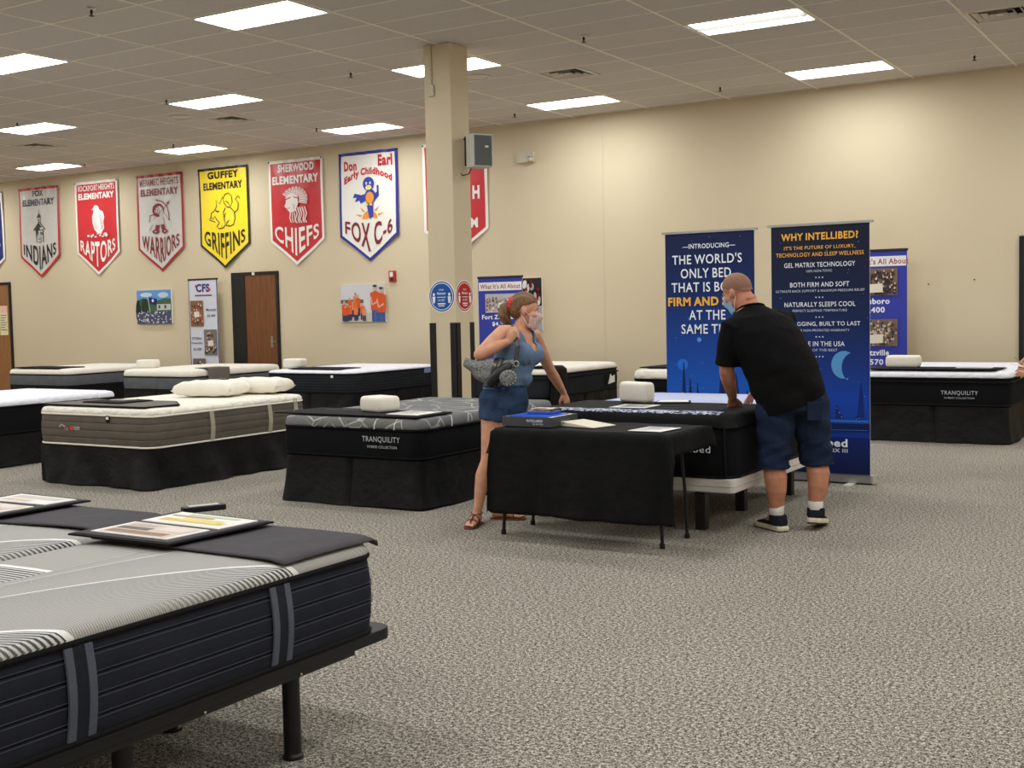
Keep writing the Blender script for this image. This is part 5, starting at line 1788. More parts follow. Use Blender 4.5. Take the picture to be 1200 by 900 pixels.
sheet('black foot mat with purple edging across the black bed by the doorway', 'foot_mat', 'mat', [(-3.6, 13.24), (-2.28, 13.24), (-2.24, 13.66), (-3.6, 13.68)], 0.767, 0.01, M['dark_mat'], M['edge'])
soft_block('flat white foam pillow on the black bed by the doorway', -3.28, 13.52, 0.781, 0.35, 0.2, 0.13, math.radians(0), M['foam_white'], r=0.035)
page('white page on the black foot mat by the doorway', [(-2.72, 13.42), (-2.36, 13.42), (-2.36, 13.56), (-2.72, 13.56)], 0.781, 14, 'photo_grey')

# ================================================================== folding table with its cloth
TX0, TX1, TY0, TY1, TZ = -4.20, -2.98, 6.60, 7.20, 0.735
t = thing('folding_table', 'folding table with thin black legs under a black cloth', 'table', ((TX0 + TX1) / 2, (TY0 + TY1) / 2, 0))
hx, hy = (TX1 - TX0) / 2, (TY1 - TY0) / 2
MB().box(-hx, hx, -hy, hy, TZ - 0.04, TZ - 0.006).obj('top', M['black_plastic'], t, bevel=0.006)
for sx in (-1, 1):
    for sy in (-1, 1):
        x = -4.28 if sx < 0 else -3.12
        y = 6.815 if sy < 0 else 7.2
        lx, ly = x - t.location.x, y - t.location.y
        ix = -hx + 0.12 if sx < 0 else hx - 0.14
        iy = sy * (hy - 0.1)
        MB().tube([(lx, ly, 0.012), (ix * 0.15 + lx * 0.85, iy * 0.15 + ly * 0.85, 0.25), (ix, iy, TZ - 0.04)], 0.0115, 10).obj('leg', M['metal_black'], t)
        MB().lathe([(0, 0), (0.017, 0), (0.017, 0.03), (0.013, 0.034), (0, 0.034)], n=10).obj('leg_cap', M['black_plastic'], t, loc=(lx, ly, 0))
MB().tube([(-hx + 0.2, -0.2, 0.35), (hx - 0.2, -0.2, 0.35)], 0.009, 8).obj('brace', M['metal_black'], t)

tc = thing('tablecloth', 'black cloth draped unevenly over the small folding table', 'tablecloth', (t.location.x, t.location.y, TZ))


def cloth_table():
    # cloth grid in (a, b) cloth coordinates; falls over the table edges
    nu, nv = 70, 56
    ax0, ax1 = -hx - 0.17, hx + 0.135
    ay0, ay1 = -hy - 0.55, hy + 0.05
    rnd = random.Random(3)

    def fn(u, v):
        a = ax0 + (ax1 - ax0) * u
        b = ay0 + (ay1 - ay0) * v
        ox = max(0.0, abs(a) - hx) * (1 if a > 0 else -1)
        oy = max(0.0, abs(b) - hy) * (1 if b > 0 else -1)
        x = max(-hx, min(hx, a))
        y = max(-hy, min(hy, b))
        dx, dy = abs(ox), abs(oy)
        # the corner folds into a cone: the fall is the larger of the two, the rest swings outward
        if dx > 0 and dy > 0:
            fall = math.hypot(dx, dy)
            ang = math.atan2(dy, dx)
            out = (0.02 + 0.07 * math.sin(2 * ang) * min(1.0, fall / 0.3)) * (1.0 if ox > 0 else 0.3)
            x += math.copysign(out * math.cos(ang) + 0.012 + (0.10 if ox > 0 else 0.045) * dy, ox)
            y += math.copysign(out * math.sin(ang) + 0.012 + 0.035 * dy, oy)
            z = -fall * 0.97
        else:
            fall = dx + dy
            fl_ = 0.012 * min(1, fall / 0.03) + 0.035 * fall
            if dy > 0:
                s_ = a
                fl_ += fall * (0.045 * math.sin(7.0 * s_ + 0.6) + 0.03 * math.sin(15 * s_ + 2) + 0.012 * math.sin(31 * s_))
                y += math.copysign(fl_, oy)
                x += (0.10 if s_ > 0 else 0.045) * fall * (s_ / hx) ** 3
            elif dx > 0:
                fl_ += fall * (0.05 * math.sin(9.0 * b + 1.0) + (0.36 if ox < 0 else 0.0))
                x += math.copysign(fl_, ox)
            z = -fall
        z = max(z, -TZ + 0.10)
        z += 0.0015 * math.sin(20 * a + 3) * math.sin(17 * b) if fall_zero(dx, dy) else 0.0
        return (x, y, z + 0.002)
    return MB().grid(fn, nu, nv)


def fall_zero(dx, dy):
    return dx == 0 and dy == 0


o = cloth_table().obj('cloth', M['black_cloth'], tc, smooth=True)
sm_ = o.modifiers.new('thickness', 'SOLIDIFY')
sm_.thickness = 0.003
sm_.offset = 0.0

r = thing('display_box', 'dark grey open display box with white lettering on the table', 'box', (-4.005, 6.86, TZ + 0.0095))
bx, by, bz = 0.185, 0.175, 0.062
MB().box(-bx, bx, -by, by, 0, 0.006).box(-bx, bx, -by, -by + 0.008, 0.006, bz).box(-bx, bx, by - 0.008, by, 0.006, bz).box(-bx, -bx + 0.008, -by + 0.008, by - 0.008, 0.006, bz).box(bx - 0.008, bx, -by + 0.008, by - 0.008, 0.006, bz).obj('tray', M['box_grey'], r)
MB().box(-bx + 0.008, bx - 0.008, -by + 0.008, by - 0.008, bz - 0.008, bz - 0.003).obj('insert', M['paper'], r)
MB().box(-bx + 0.03, bx - 0.045, -by + 0.03, by - 0.045, bz - 0.003, bz + 0.004).obj('blue_pad', M['box_blue'], r)
lettering([('INTELLIBED', 0.06, 0.03, 0.12, 0.016, (230, 230, 230), 0.02), ('GEL MATRIX', 0.085, 0.012, 0.08, 0.01, (220, 220, 220), 0.01)], r, loc=(0, -by - 0.0006, 0))
lettering([('INTELLIBED', 0.0, 0.024, 0.12, 0.014, (150, 152, 156), 0.0)], r, face='left', loc=(bx + 0.0006, 0, 0))
r = thing('gel_sample', 'clear and blue gel sample block lying on the display box', 'sample', (-4.005, 6.9, TZ + 0.0758))
MB().box(-0.085, 0.095, -0.07, 0.08, 0.0, 0.018).obj('blue_block', M['box_blue'], r, bevel=0.003)
MB().box(-0.085, 0.095, -0.07, 0.08, 0.018, 0.034).obj('clear_block', M['clear'], r, bevel=0.003)
P = Print(0.0004, 0.0345)
P.rect(-0.07, -0.05, 0.08, 0.065, (222, 210, 208)).rect(-0.05, -0.03, 0.03, 0.02, (150, 120, 130))
P.build('card', r, 'top')
r = thing('order_pad', 'cream order pad propped open on the table', 'notepad', (-3.66, 6.87, TZ + 0.0085), math.radians(-14))
MB().add([(-0.14, -0.1, 0.0), (0.14, -0.1, 0.0), (0.14, 0.12, 0.0), (-0.14, 0.12, 0.0), (-0.14, -0.1, 0.028), (0.14, -0.1, 0.003), (0.14, 0.12, 0.003), (-0.14, 0.12, 0.028)],
         [(0, 3, 2, 1), (4, 5, 6, 7), (0, 1, 5, 4), (1, 2, 6, 5), (2, 3, 7, 6), (3, 0, 4, 7)]).obj('pages', plain('cream_pages', (226, 216, 196), 0.8, 0.2), r)
MB().box(-0.145, 0.14, -0.102, 0.122, -0.002, 0.0).obj('cover', M['edge'], r)
MB().tube([(-0.12, -0.102, 0.008), (-0.125, -0.106, 0.018), (-0.11, -0.102, 0.024)], 0.004, 6).obj('binder_clip', M['silver'], r)
page('white price sheet lying flat at the end of the table', [(-3.27, 6.66), (-3.05, 6.66), (-3.03, 6.92), (-3.25, 6.94)], TZ + 0.009, 17, 'page')

# ================================================================== people
AX = Vector((0.852, 0.523, 0))          # across the view, in world terms: the people's local x
PR = 0.5512                             # their roots turn by this, so local x runs along AX and local y away


def P3(*a):
    return Vector(a)


def norm(v):
    return Vector(v).normalized()


def hand(mb, wrist, fwd, back, side, s=1.0, curl=(0.35, 0.5, 0.4), spread=0.06, thumb_out=0.8, thumb_curl=0.3):
    """palm, four fingers of different length and a thumb. fwd: wrist to knuckles; back: out of the back of the hand; side: towards the thumb"""
    f, b, t = norm(fwd), norm(back), norm(side)
    w = Vector(wrist)
    mb.loft([(w - f * 0.012 * s, t * 0.026 * s, b * 0.019 * s), (w + f * 0.02 * s, t * 0.031 * s, b * 0.017 * s), (w + f * 0.055 * s, t * 0.041 * s, b * 0.0155 * s),
             (w + f * 0.085 * s, t * 0.043 * s, b * 0.0135 * s), (w + f * 0.096 * s, t * 0.038 * s, b * 0.009 * s)], 14)
    for i, (o, ln) in enumerate(((0.0325, 0.93), (0.011, 1.03), (-0.0105, 0.97), (-0.031, 0.78))):
        p = w + f * (0.086 - 0.006 * abs(i - 1)) * s + t * o * s
        d = (f + t * spread * (1.5 - i)).normalized()
        pts, rad = [p], [0.0095 * s]
        a = 0.0
        for q, (l_, c) in enumerate(zip((0.042, 0.027, 0.021), curl)):
            a += c
            p = p + (d * math.cos(a) - b * math.sin(a)) * l_ * ln * s
            pts.append(p)
            rad.append((0.0088, 0.008, 0.0068)[q] * s)
        mb.tube(pts, rad, 10)
    p0 = w + f * 0.022 * s + t * 0.026 * s - b * 0.004 * s
    d1 = (f * (1 - thumb_out * 0.55) + t * thumb_out - b * 0.25).normalized()
    p1 = p0 + d1 * 0.042 * s
    d2 = (f * 0.9 + t * (thumb_out * 0.45 - thumb_curl) - b * thumb_curl).normalized()
    p2 = p1 + d2 * 0.034 * s
    p3 = p2 + (d2 - t * thumb_curl * 0.4).normalized() * 0.026 * s
    mb.tube([p0, p1, p2, p3], [0.0145 * s, 0.0115 * s, 0.0095 * s, 0.008 * s], 10)


def head(mb, c, f, u, s=1.0, jaw=1.0, nose=1.0):
    """skull, face, nose, brow, lips, ears. c: centre of the skull; f: facing; u: up"""
    f, u = norm(f), norm(u)
    l = u.cross(f)
    c = Vector(c)
    E_ = lambda o, a, b, d: mb.ell(c + f * o[0] * s + l * o[1] * s + u * o[2] * s, f * a * s, l * b * s, u * d * s, 18, 12)
    E_((-0.012, 0, 0.03), 0.098, 0.077, 0.092)
    E_((0.03, 0, -0.035), 0.062, 0.062 * jaw, 0.085)
    E_((0.04, 0, -0.092), 0.044, 0.045 * jaw, 0.03)
    E_((0.076, 0, 0.012), 0.016, 0.05, 0.014)
    mb.loft([(c + f * 0.085 * s + u * 0.012 * s, l * 0.008 * s, f * 0.006 * s), (c + f * 0.099 * s - u * 0.015 * s, l * 0.012 * s, f * 0.012 * s), (c + f * 0.104 * s - u * 0.03 * s, l * 0.016 * s * nose, f * 0.012 * s), (c + f * 0.09 * s - u * 0.042 * s, l * 0.013 * s, f * 0.01 * s)], 10)
    E_((0.086, 0, -0.064), 0.012, 0.024, 0.007)
    E_((0.083, 0, -0.075), 0.012, 0.021, 0.007)
    for k in (-1, 1):
        E_((0.058, k * 0.042, -0.028), 0.028, 0.024, 0.024)
        E_((-0.006, k * 0.079, -0.008), 0.019, 0.008, 0.031)
        E_((-0.012, k * 0.084, -0.004), 0.012, 0.006, 0.024)
    return l


def eyes(parent, c, f, u, s=1.0):
    f, u = norm(f), norm(u)
    l = u.cross(f)
    for k in (-1, 1):
        p = Vector(c) + f * 0.079 * s + l * k * 0.031 * s - u * 0.004 * s
        mb = MB().ell(p, f * 0.012 * s, l * 0.0145 * s, u * 0.0085 * s, 14, 8)
        e = mb.obj('eye', M['eye'], parent, smooth=True)
        MB().ell(p + f * 0.0095 * s, f * 0.0035 * s, l * 0.006 * s, u * 0.006 * s, 12, 6).obj('iris', M['iris'], e, smooth=True)
        q = Vector(c) + u * 0.018 * s
        MB().tube([q + f * 0.086 * s + l * k * 0.014 * s, q + f * 0.086 * s + l * k * 0.032 * s + u * 0.006 * s, q + f * 0.074 * s + l * k * 0.05 * s], [0.0035 * s, 0.004 * s, 0.002 * s], 8).obj('eyebrow', M['hair'], parent, smooth=True)


def face_mask(parent, c, f, u, s, mat, flat=1.0):
    """cloth mask over nose, mouth and chin, with a loop to each ear"""
    f, u = norm(f), norm(u)
    l = u.cross(f)
    c = Vector(c)

    def fn(a, b):
        th = (2 * a - 1) * 1.28
        v = 0.0 - 0.13 * b
        rx = 0.092 + 0.026 * math.exp(-((b - 0.3) / 0.22) ** 2) * math.cos(th) ** 6 - 0.012 * (b > 0.8) * (b - 0.8) * 5
        ry = 0.071
        h = 1.0 - 0.24 * (abs(2 * a - 1) ** 2)
        vv = -0.004 + (v - (-0.065)) * h - 0.065
        return c + (f * (0.012 + rx * math.cos(th)) + l * ry * math.sin(th) + u * vv) * s
    MB().grid(fn, 22, 12).obj('face_mask', mat, parent, smooth=True, solid=0.003)
    for k in (-1, 1):
        for (a, b) in ((-0.028, 0.016), (-0.108, -0.034)):
            p0 = c + (f * 0.034 + l * k * 0.07 + u * a) * s
            p1 = c + (f * 0.008 + l * k * 0.084 + u * (a + b) * 0.5) * s
            p2 = c + (f * -0.022 + l * k * 0.088 + u * b) * s
            MB().tube([p0, p1, p2], 0.0022, 6).obj('ear_loop', M['paper'], parent)


# ------------------------------------------------------------------ woman
woman = thing('person', 'person with brown ponytail, pink mask, blue tank top and denim shorts, holding a bag strap', 'person', (-4.6, 7.16, 0.0), PR)
LT, FT = norm((0.58, 0.81, 0)), norm((0.81, -0.58, 0))      # chest: towards her left, towards her front
LP, FP = norm((0.40, 0.92, 0)), norm((0.92, -0.40, 0))      # hips
hc, hf, hu = P3(0.278, 0.10, 1.492), norm((0.97, -0.10, -0.14)), norm((0.14, 0.0, 0.99))
B_ = MB()
B_.loft([(P3(0.10, 0.10, 0.78), LP * 0.165, FP * 0.12), (P3(0.105, 0.10, 0.86), LP * 0.185, FP * 0.145), (P3(0.125, 0.10, 0.95), LP * 0.175, FP * 0.14), (P3(0.155, 0.10, 1.05), LP * 0.145, FP * 0.125),
         (P3(0.185, 0.10, 1.15), LT * 0.145, FT * 0.122), (P3(0.207, 0.10, 1.24), LT * 0.155, FT * 0.118), (P3(0.222, 0.10, 1.31), LT * 0.165, FT * 0.09), (P3(0.235, 0.10, 1.355), LT * 0.10, FT * 0.065), (P3(0.24, 0.1, 1.375), LT * 0.05, FT * 0.045)], 28)
for k in (-1, 1):
    B_.ell(P3(0.205, 0.10, 1.185) + FT * 0.095 + LT * k * 0.07, FT * 0.07, LT * 0.072, P3(0, 0, 0.075), 16, 12)
B_.tube([P3(0.236, 0.10, 1.33), P3(0.25, 0.10, 1.39), P3(0.268, 0.10, 1.43)], [0.064, 0.055, 0.053], 16)
head(B_, hc, hf, hu, 0.98, 0.95)
RS, RE, RW = P3(0.115, -0.055, 1.335), P3(-0.05, -0.13, 1.195), P3(0.135, -0.15, 1.275)
LS, LE, LWR = P3(0.338, 0.25, 1.305), P3(0.452, 0.43, 1.05), P3(0.555, 0.575, 0.868)
B_.tube([P3(0.18, 0.02, 1.335), RS, RS.lerp(RE, 0.35), RS.lerp(RE, 0.7), RE], [0.06, 0.062, 0.058, 0.05, 0.043], 16)
B_.tube([RE, RE.lerp(RW, 0.25), RE.lerp(RW, 0.6), RW], [0.043, 0.046, 0.038, 0.027], 16)
B_.tube([P3(0.28, 0.17, 1.325), LS, LS.lerp(LE, 0.4), LE], [0.055, 0.055, 0.047, 0.038], 16)
B_.tube([LE, LE.lerp(LWR, 0.3), LE.lerp(LWR, 0.7), LWR], [0.038, 0.04, 0.032, 0.025], 16)
hand(B_, RW + P3(0.01, -0.002, 0.006), (0.80, -0.05, 0.58), (0.35, -0.85, -0.35), (-0.5, -0.2, 0.85), 0.95, (0.9, 1.1, 0.6), 0.03, 0.5, 0.6)
hand(B_, LWR, (0.30, 0.30, -0.90), (0.75, -0.65, 0.1), (-0.6, -0.75, -0.35), 0.95, (0.25, 0.4, 0.3), 0.08, 0.7, 0.3)
# legs: the near one bears weight, the far one steps under the table edge
RH, RK, RA = P3(0.05, 0.0, 0.82), P3(-0.012, -0.045, 0.44), P3(-0.098, -0.085, 0.085)
LH_, LK, LA = P3(0.165, 0.19, 0.82), P3(0.12, 0.18, 0.45), P3(0.06, 0.125, 0.085)
for h_, k_, a_ in ((RH, RK, RA), (LH_, LK, LA)):
    B_.tube([h_, h_.lerp(k_, 0.3), h_.lerp(k_, 0.65), h_.lerp(k_, 0.9), k_], [0.095, 0.088, 0.068, 0.054, 0.052], 18)
    cf = P3(-0.012, 0.018, 0)
    B_.tube([k_, k_.lerp(a_, 0.28) + cf, k_.lerp(a_, 0.55) + cf * 0.6, k_.lerp(a_, 0.85), a_], [0.050, 0.055, 0.045, 0.032, 0.032], 18)


def foot(mb, ank, d, s=1.0, toes=True, z0=0.012):
    d = norm((d[0], d[1], 0))
    sd = P3(-d.y, d.x, 0)
    a = P3(ank.x, ank.y, 0)
    up = P3(0, 0, 1)
    mb.loft([(a - d * 0.055 * s + up * (z0 + 0.03), sd * 0.02 * s, up * 0.022 * s), (a - d * 0.035 * s + up * (z0 + 0.036), sd * 0.03 * s, up * 0.036 * s), (a + d * 0.02 * s + up * (z0 + 0.04), sd * 0.033 * s, up * 0.04 * s),
             (a + d * 0.075 * s + up * (z0 + 0.03), sd * 0.037 * s, up * 0.029 * s), (a + d * 0.125 * s + up * (z0 + 0.019), sd * 0.042 * s, up * 0.019 * s), (a + d * 0.15 * s + up * (z0 + 0.014), sd * 0.036 * s, up * 0.012 * s)], 16)
    mb.tube([a + up * (z0 + 0.03), ank], [0.034 * s, 0.033 * s], 14)
    for i, (o, ln, rr_) in enumerate(((0.029, 0.045, 0.0125), (0.010, 0.042, 0.009), (-0.006, 0.038, 0.0085), (-0.02, 0.032, 0.008), (-0.032, 0.026, 0.0075))):
        b0 = a + d * 0.135 * s + sd * o * s + up * (z0 + 0.012)
        mb.tube([b0, b0 + d * ln * 0.55 * s + up * 0.003, b0 + d * ln * s - up * 0.001], [rr_ * s, rr_ * s, rr_ * 0.85 * s], 8)


DR, DL = (-0.28, -0.96), (0.93, -0.30)
foot(B_, RA, DR)
foot(B_, LA, DL)
dressed('body', remesh(B_, 0.0055, 3), M['skin_a'], woman)
eyes(woman, hc, hf, hu, 0.98)
face_mask(woman, hc, hf, hu, 0.98, M['mask_pink'])
for nm, ank, d in (('sandal', RA, DR), ('sandal', LA, DL)):
    d = norm((d[0], d[1], 0))
    sd = P3(-d.y, d.x, 0)
    a = P3(ank.x, ank.y, 0)
    out = []
    for (t, w) in ((-0.07, 0.018), (-0.05, 0.034), (0.02, 0.036), (0.1, 0.046), (0.15, 0.046), (0.185, 0.034), (0.198, 0.012)):
        out.append((t, w))
    pts = [(a + d * t + sd * w) for t, w in out] + [(a + d * t - sd * w) for t, w in reversed(out)]
    s_ = MB().prism([(p.x, p.y) for p in pts], 0.0, 0.013).obj('sandal', M['leather'], woman, bevel=0.003)
    for t, w, h in ((0.115, 0.047, 0.046), (0.06, 0.044, 0.068)):
        ar = [a + d * t + sd * (w * math.cos(q)) + P3(0, 0, 0.012 + h * math.sin(q)) for q in [PI * i / 10 for i in range(11)]]
        MB().tube(ar, 0.0055, 8).obj('strap', M['leather'], s_, smooth=True)
    MB().tube([a + d * 0.155 + sd * 0.018 + P3(0, 0, 0.014), a + d * 0.15 + P3(0, 0, 0.045), a + d * 0.115 + P3(0, 0, 0.06), a + d * 0.06 + P3(0, 0, 0.082)], 0.0055, 8).obj('strap', M['leather'], s_, smooth=True)
    MB().tube([P3(ank.x, ank.y, 0.085) + P3(0.04 * math.cos(q), 0.04 * math.sin(q), 0.006 * math.sin(q)) for q in [2 * PI * i / 16 for i in range(16)]], 0.005, 8, closed=True).obj('ankle_strap', M['leather'], s_, smooth=True)
# tank top
T_ = MB()
g_ = 0.011
T_.loft([(P3(0.118, 0.10, 0.945), LP * (0.176 + g_), FP * (0.145 + g_)), (P3(0.138, 0.10, 0.99), LP * (0.166 + g_), FP * (0.14 + g_)), (P3(0.160, 0.10, 1.05), LP * (0.15 + g_), FP * (0.143 + g_)), (P3(0.19, 0.10, 1.13), LT * (0.15 + g_), FT * (0.146 + g_)),
         (P3(0.207, 0.10, 1.24), LT * (0.155 + g_), FT * (0.118 + g_)), (P3(0.222, 0.10, 1.31), LT * (0.165 + g_), FT * (0.092 + g_)), (P3(0.232, 0.10, 1.35), LT * (0.115 + g_), FT * (0.072 + g_))], 32)
for k in (-1, 1):
    T_.ell(P3(0.205, 0.10, 1.185) + FT * 0.096 + LT * k * 0.062, FT * 0.082, LT * 0.084, P3(0, 0, 0.086), 18, 12)
T_.ell(P3(0.203, 0.10, 1.18) + FT * 0.085, FT * 0.082, LT * 0.115, P3(0, 0, 0.10), 20, 12)
T_.ell(P3(0.165, 0.10, 1.02) + FP * 0.07, FP * 0.085, LP * 0.10, P3(0, 0, 0.085), 18, 12)
tm = remesh(T_, 0.0055, 4)


def tank_keep(co):
    q = co - P3(0.215, 0.10, 0)
    lat, fr = q.dot(LT), q.dot(FT)
    z, al = co.z, abs(lat)
    if z < 1.19:
        return True
    if al < 0.072:
        return z < (1.205 if fr > 0 else 1.265) + 0.16 * (al / 0.072) ** 2
    if al < 0.122:
        return z < 1.39
    return z < 1.275 - 0.5 * max(0.0, al - 0.15)


cut(tm, tank_keep)
displace(tm, lambda c: 0.004 * math.sin(60 * c.z + 14 * c.x) * max(0, 1 - abs(c.z - 1.02) / 0.09) + 0.0025 * math.sin(150 * c.x) * max(0, 1 - abs(c.z - 1.13) / 0.05))
o = dressed('tank_top', tm, M['tank'], woman)
sm_ = o.modifiers.new('thickness', 'SOLIDIFY')
sm_.thickness = 0.004
# shorts
S_ = MB()
S_.loft([(P3(0.10, 0.10, 0.77), LP * 0.19, FP * 0.14), (P3(0.103, 0.10, 0.84), LP * 0.202, FP * 0.168), (P3(0.112, 0.10, 0.90), LP * 0.198, FP * 0.165), (P3(0.125, 0.10, 0.955), LP * 0.186, FP * 0.153), (P3(0.13, 0.10, 0.985), LP * 0.176, FP * 0.147)], 30)
for h_, k_ in ((RH, RK), (LH_, LK)):
    S_.tube([h_ + P3(0.01, 0.02, 0.1), h_ + P3(0, 0, 0.04), h_, h_.lerp(k_, 0.12), h_.lerp(k_, 0.26)], [0.105, 0.118, 0.119, 0.114, 0.107], 20, False)
sm = remesh(S_, 0.0055, 3)
displace(sm, lambda c: 0.004 * math.sin(45 * c.z + 20 * c.x + 9 * c.y) + 0.003 * math.sin(70 * c.x - 30 * c.z))
sh = dressed('shorts', sm, M['denim'], woman)
MB().tube([P3(0.127, 0.10, 0.965) + LP * 0.187 * math.cos(t) + FP * 0.156 * math.sin(t) for t in [2 * PI * i / 36 for i in range(36)]], 0.007, 8, closed=True).obj('waistband', M['denim'], sh, smooth=True)
pk = P3(0.115, 0.10, 0.90) + FP * 0.10 - LP * 0.145
MB().box(-0.055, 0.055, -0.006, 0.006, -0.016, 0.016).obj('pocket_flap', M['denim'], sh, loc=P3(0.075, -0.075, 0.905), bevel=0.003)
MB().lathe([(0, 0), (0.006, 0), (0.005, 0.004), (0, 0.005)], n=10).obj('button', M['silver'], sh, loc=P3(0.075, -0.081, 0.9)).rotation_euler = (PI / 2, 0, 0)
# hair
hl = hu.cross(hf)
H_ = MB()
H_.ell(hc - hf * 0.02 + hu * 0.035, hf * 0.102, hl * 0.086, hu * 0.098, 22, 14)
H_.ell(hc - hf * 0.06 + hu * 0.0, hf * 0.062, hl * 0.074, hu * 0.07, 18, 12)
hm = remesh(H_, 0.006, 2)


def hair_keep(co):
    q = co - hc
    x, z = q.dot(hf), q.dot(hu)
    if any((co - (hc - hf * 0.006 + hl * (k * 0.08) - hu * 0.01)).length < 0.036 for k in (-1, 1)):
        return False
    return not (x > 0.045 and z < 0.062 + (x - 0.045) * -0.2) and not (x > -0.028 and z < 0.03 + 0.25 * (x + 0.028) and x <= 0.045)


cut(hm, hair_keep)
displace(hm, lambda c: 0.003 * math.sin(120 * (c - hc).dot(hl) + 40 * (c - hc).dot(hu)))
o = dressed('hair', hm, M['hair'], woman)
o.modifiers.new('thickness', 'SOLIDIFY').thickness = 0.006
sc = hc - hf * 0.118 + hu * 0.035
K_ = MB()
rnd = random.Random(2)
K_.tube([sc + hf * 0.03, sc, sc - hf * 0.035 - hu * 0.03, sc - hf * 0.035 - hu * 0.085, sc - hf * 0.012 - hu * 0.125, sc + hf * 0.008 - hu * 0.15], [0.03, 0.028, 0.04, 0.045, 0.036, 0.018], 16)
for i in range(12):
    a = 2 * PI * i / 12
    off = hl * 0.028 * math.cos(a) + hf * 0.02 * math.sin(a)
    K_.tube([sc, sc - hf * 0.035 - hu * 0.04 + off * 1.3, sc - hf * 0.03 - hu * 0.095 + off * 1.5, sc + hf * rnd.uniform(-0.02, 0.025) - hu * rnd.uniform(0.13, 0.17) + off * 0.9], [0.012, 0.014, 0.013, 0.005], 8)
dressed('ponytail', remesh(K_, 0.005, 2), M['hair'], woman)
a_, b_ = norm(hf + hu * 0.3), None
ring = []
for i in range(24):
    t = 2 * PI * i / 24
    ring.append(sc + hf * 0.008 + hl * (0.034 + 0.004 * math.sin(5 * t)) * math.cos(t) + norm(hu + hf * 0.2) * (0.034 + 0.004 * math.cos(7 * t)) * math.sin(t))
MB().tube(ring, [0.02 + 0.005 * math.sin(i * 2.4) for i in range(24)], 10, closed=True).obj('scrunchie', M['scrunchie'], woman, smooth=True)

# her bag hangs from her shoulder and hand
bag = thing('handbag', 'grey snakeskin and black slouchy handbag under the woman\'s elbow', 'bag', (-4.6, 7.16, 0.0), PR)
G_ = MB()
ba, bb = P3(-0.155, -0.12, 1.16), P3(0.20, -0.20, 1.10)
secs = []
for i, (t, drop, wd) in enumerate(((0.0, 0.02, 0.015), (0.12, 0.055, 0.04), (0.3, 0.10, 0.06), (0.5, 0.135, 0.068), (0.7, 0.14, 0.062), (0.88, 0.115, 0.045), (1.0, 0.07, 0.02))):
    c = ba.lerp(bb, t)
    secs.append((c - P3(0, 0, drop * 0.62) + P3(0, 0, 0.05 * t), P3(0.1, 0.99, 0) * wd, P3(0.25, 0, 0.97) * max(0.03, drop * 0.72)))
G_.loft(secs, 22)
gm = remesh(G_, 0.006, 4)
displace(gm, lambda c: 0.006 * math.sin(34 * c.x + 22 * c.z) + 0.003 * math.sin(80 * c.z))
dressed('body', gm, M['snake'], bag)
for t0, t1, nm, mt, w in ((0.52, 0.62, 'black_band', M['bag_black'], 0.074), (0.66, 0.70, 'black_band', M['bag_black'], 0.073)):
    g2 = MB()
    sc2 = []
    for t in (t0, (t0 + t1) / 2, t1):
        c = ba.lerp(bb, t)
        sc2.append((c - P3(0, 0, 0.138 * 0.62) + P3(0, 0, 0.05 * t), P3(0.1, 0.99, 0) * w, P3(0.25, 0, 0.97) * 0.108))
    g2.loft(sc2, 22)
    g2.obj(nm, mt, bag, smooth=True)
MB().ell(P3(0.145, -0.262, 1.035), P3(0.062, 0.012, 0), P3(0, 0.022, 0), P3(0.0, 0, 0.058), 20, 10).obj('round_patch', M['snake'], bag, smooth=True)
for i in range(14):
    a = 2 * PI * i / 14
    MB().ell(P3(0.145 + 0.05 * math.cos(a), -0.281 + 0.006 * abs(math.cos(a)), 1.035 + 0.047 * math.sin(a)), P3(0.006, 0, 0), P3(0, 0.006, 0), P3(0, 0, 0.006), 8, 6).obj('stud', M['silver'], bag, smooth=True)
MB().ell(P3(0.085, -0.235, 1.06), P3(0.085, -0.01, 0.075), P3(0, 0.035, 0), P3(-0.03, 0, 0.034), 18, 12).obj('black_flap', M['bag_black'], bag, smooth=True)
strap = [P3(-0.06, -0.06, 1.15), P3(-0.01, 0.02, 1.26), P3(0.07, 0.07, 1.372), P3(0.135, 0.03, 1.408), P3(0.175, -0.04, 1.375), P3(0.198, -0.155, 1.31), P3(0.212, -0.205, 1.25), P3(0.20, -0.22, 1.16), P3(0.185, -0.22, 1.11)]
rg = []
for i, p in enumerate(strap):
    d = (strap[min(i + 1, len(strap) - 1)] - strap[max(i - 1, 0)]).normalized()
    sd = norm((0.75, -0.62, 0.1))
    sd = (sd - d * sd.dot(d)).normalized()
    nn = d.cross(sd)
    rg.append([p + sd * 0.017 + nn * 0.003, p - sd * 0.017 + nn * 0.003, p - sd * 0.017 - nn * 0.003, p + sd * 0.017 - nn * 0.003])
MB().rings(rg).obj('strap', M['bag_black'], bag)
MB().tube([P3(0.2, -0.235, 1.13) + P3(0.018 * math.cos(t), 0, 0.018 * math.sin(t)) for t in [2 * PI * i / 16 for i in range(16)]], 0.004, 8, closed=True).obj('ring', M['silver'], bag, smooth=True)

# ------------------------------------------------------------------ man
man = thing('person', 'heavy-set person with shaved head and black T-shirt leaning on the tested bed', 'person', (-2.6, 7.75, 0.0), PR)
LT, FT = norm((-0.93, -0.36, 0)), norm((-0.36, 0.93, 0))
hc, hf, hu = P3(-0.292, 0.335, 1.588), norm((-0.70, 0.62, -0.36)), norm((-0.36, 0.22, 0.90))
B_ = MB()
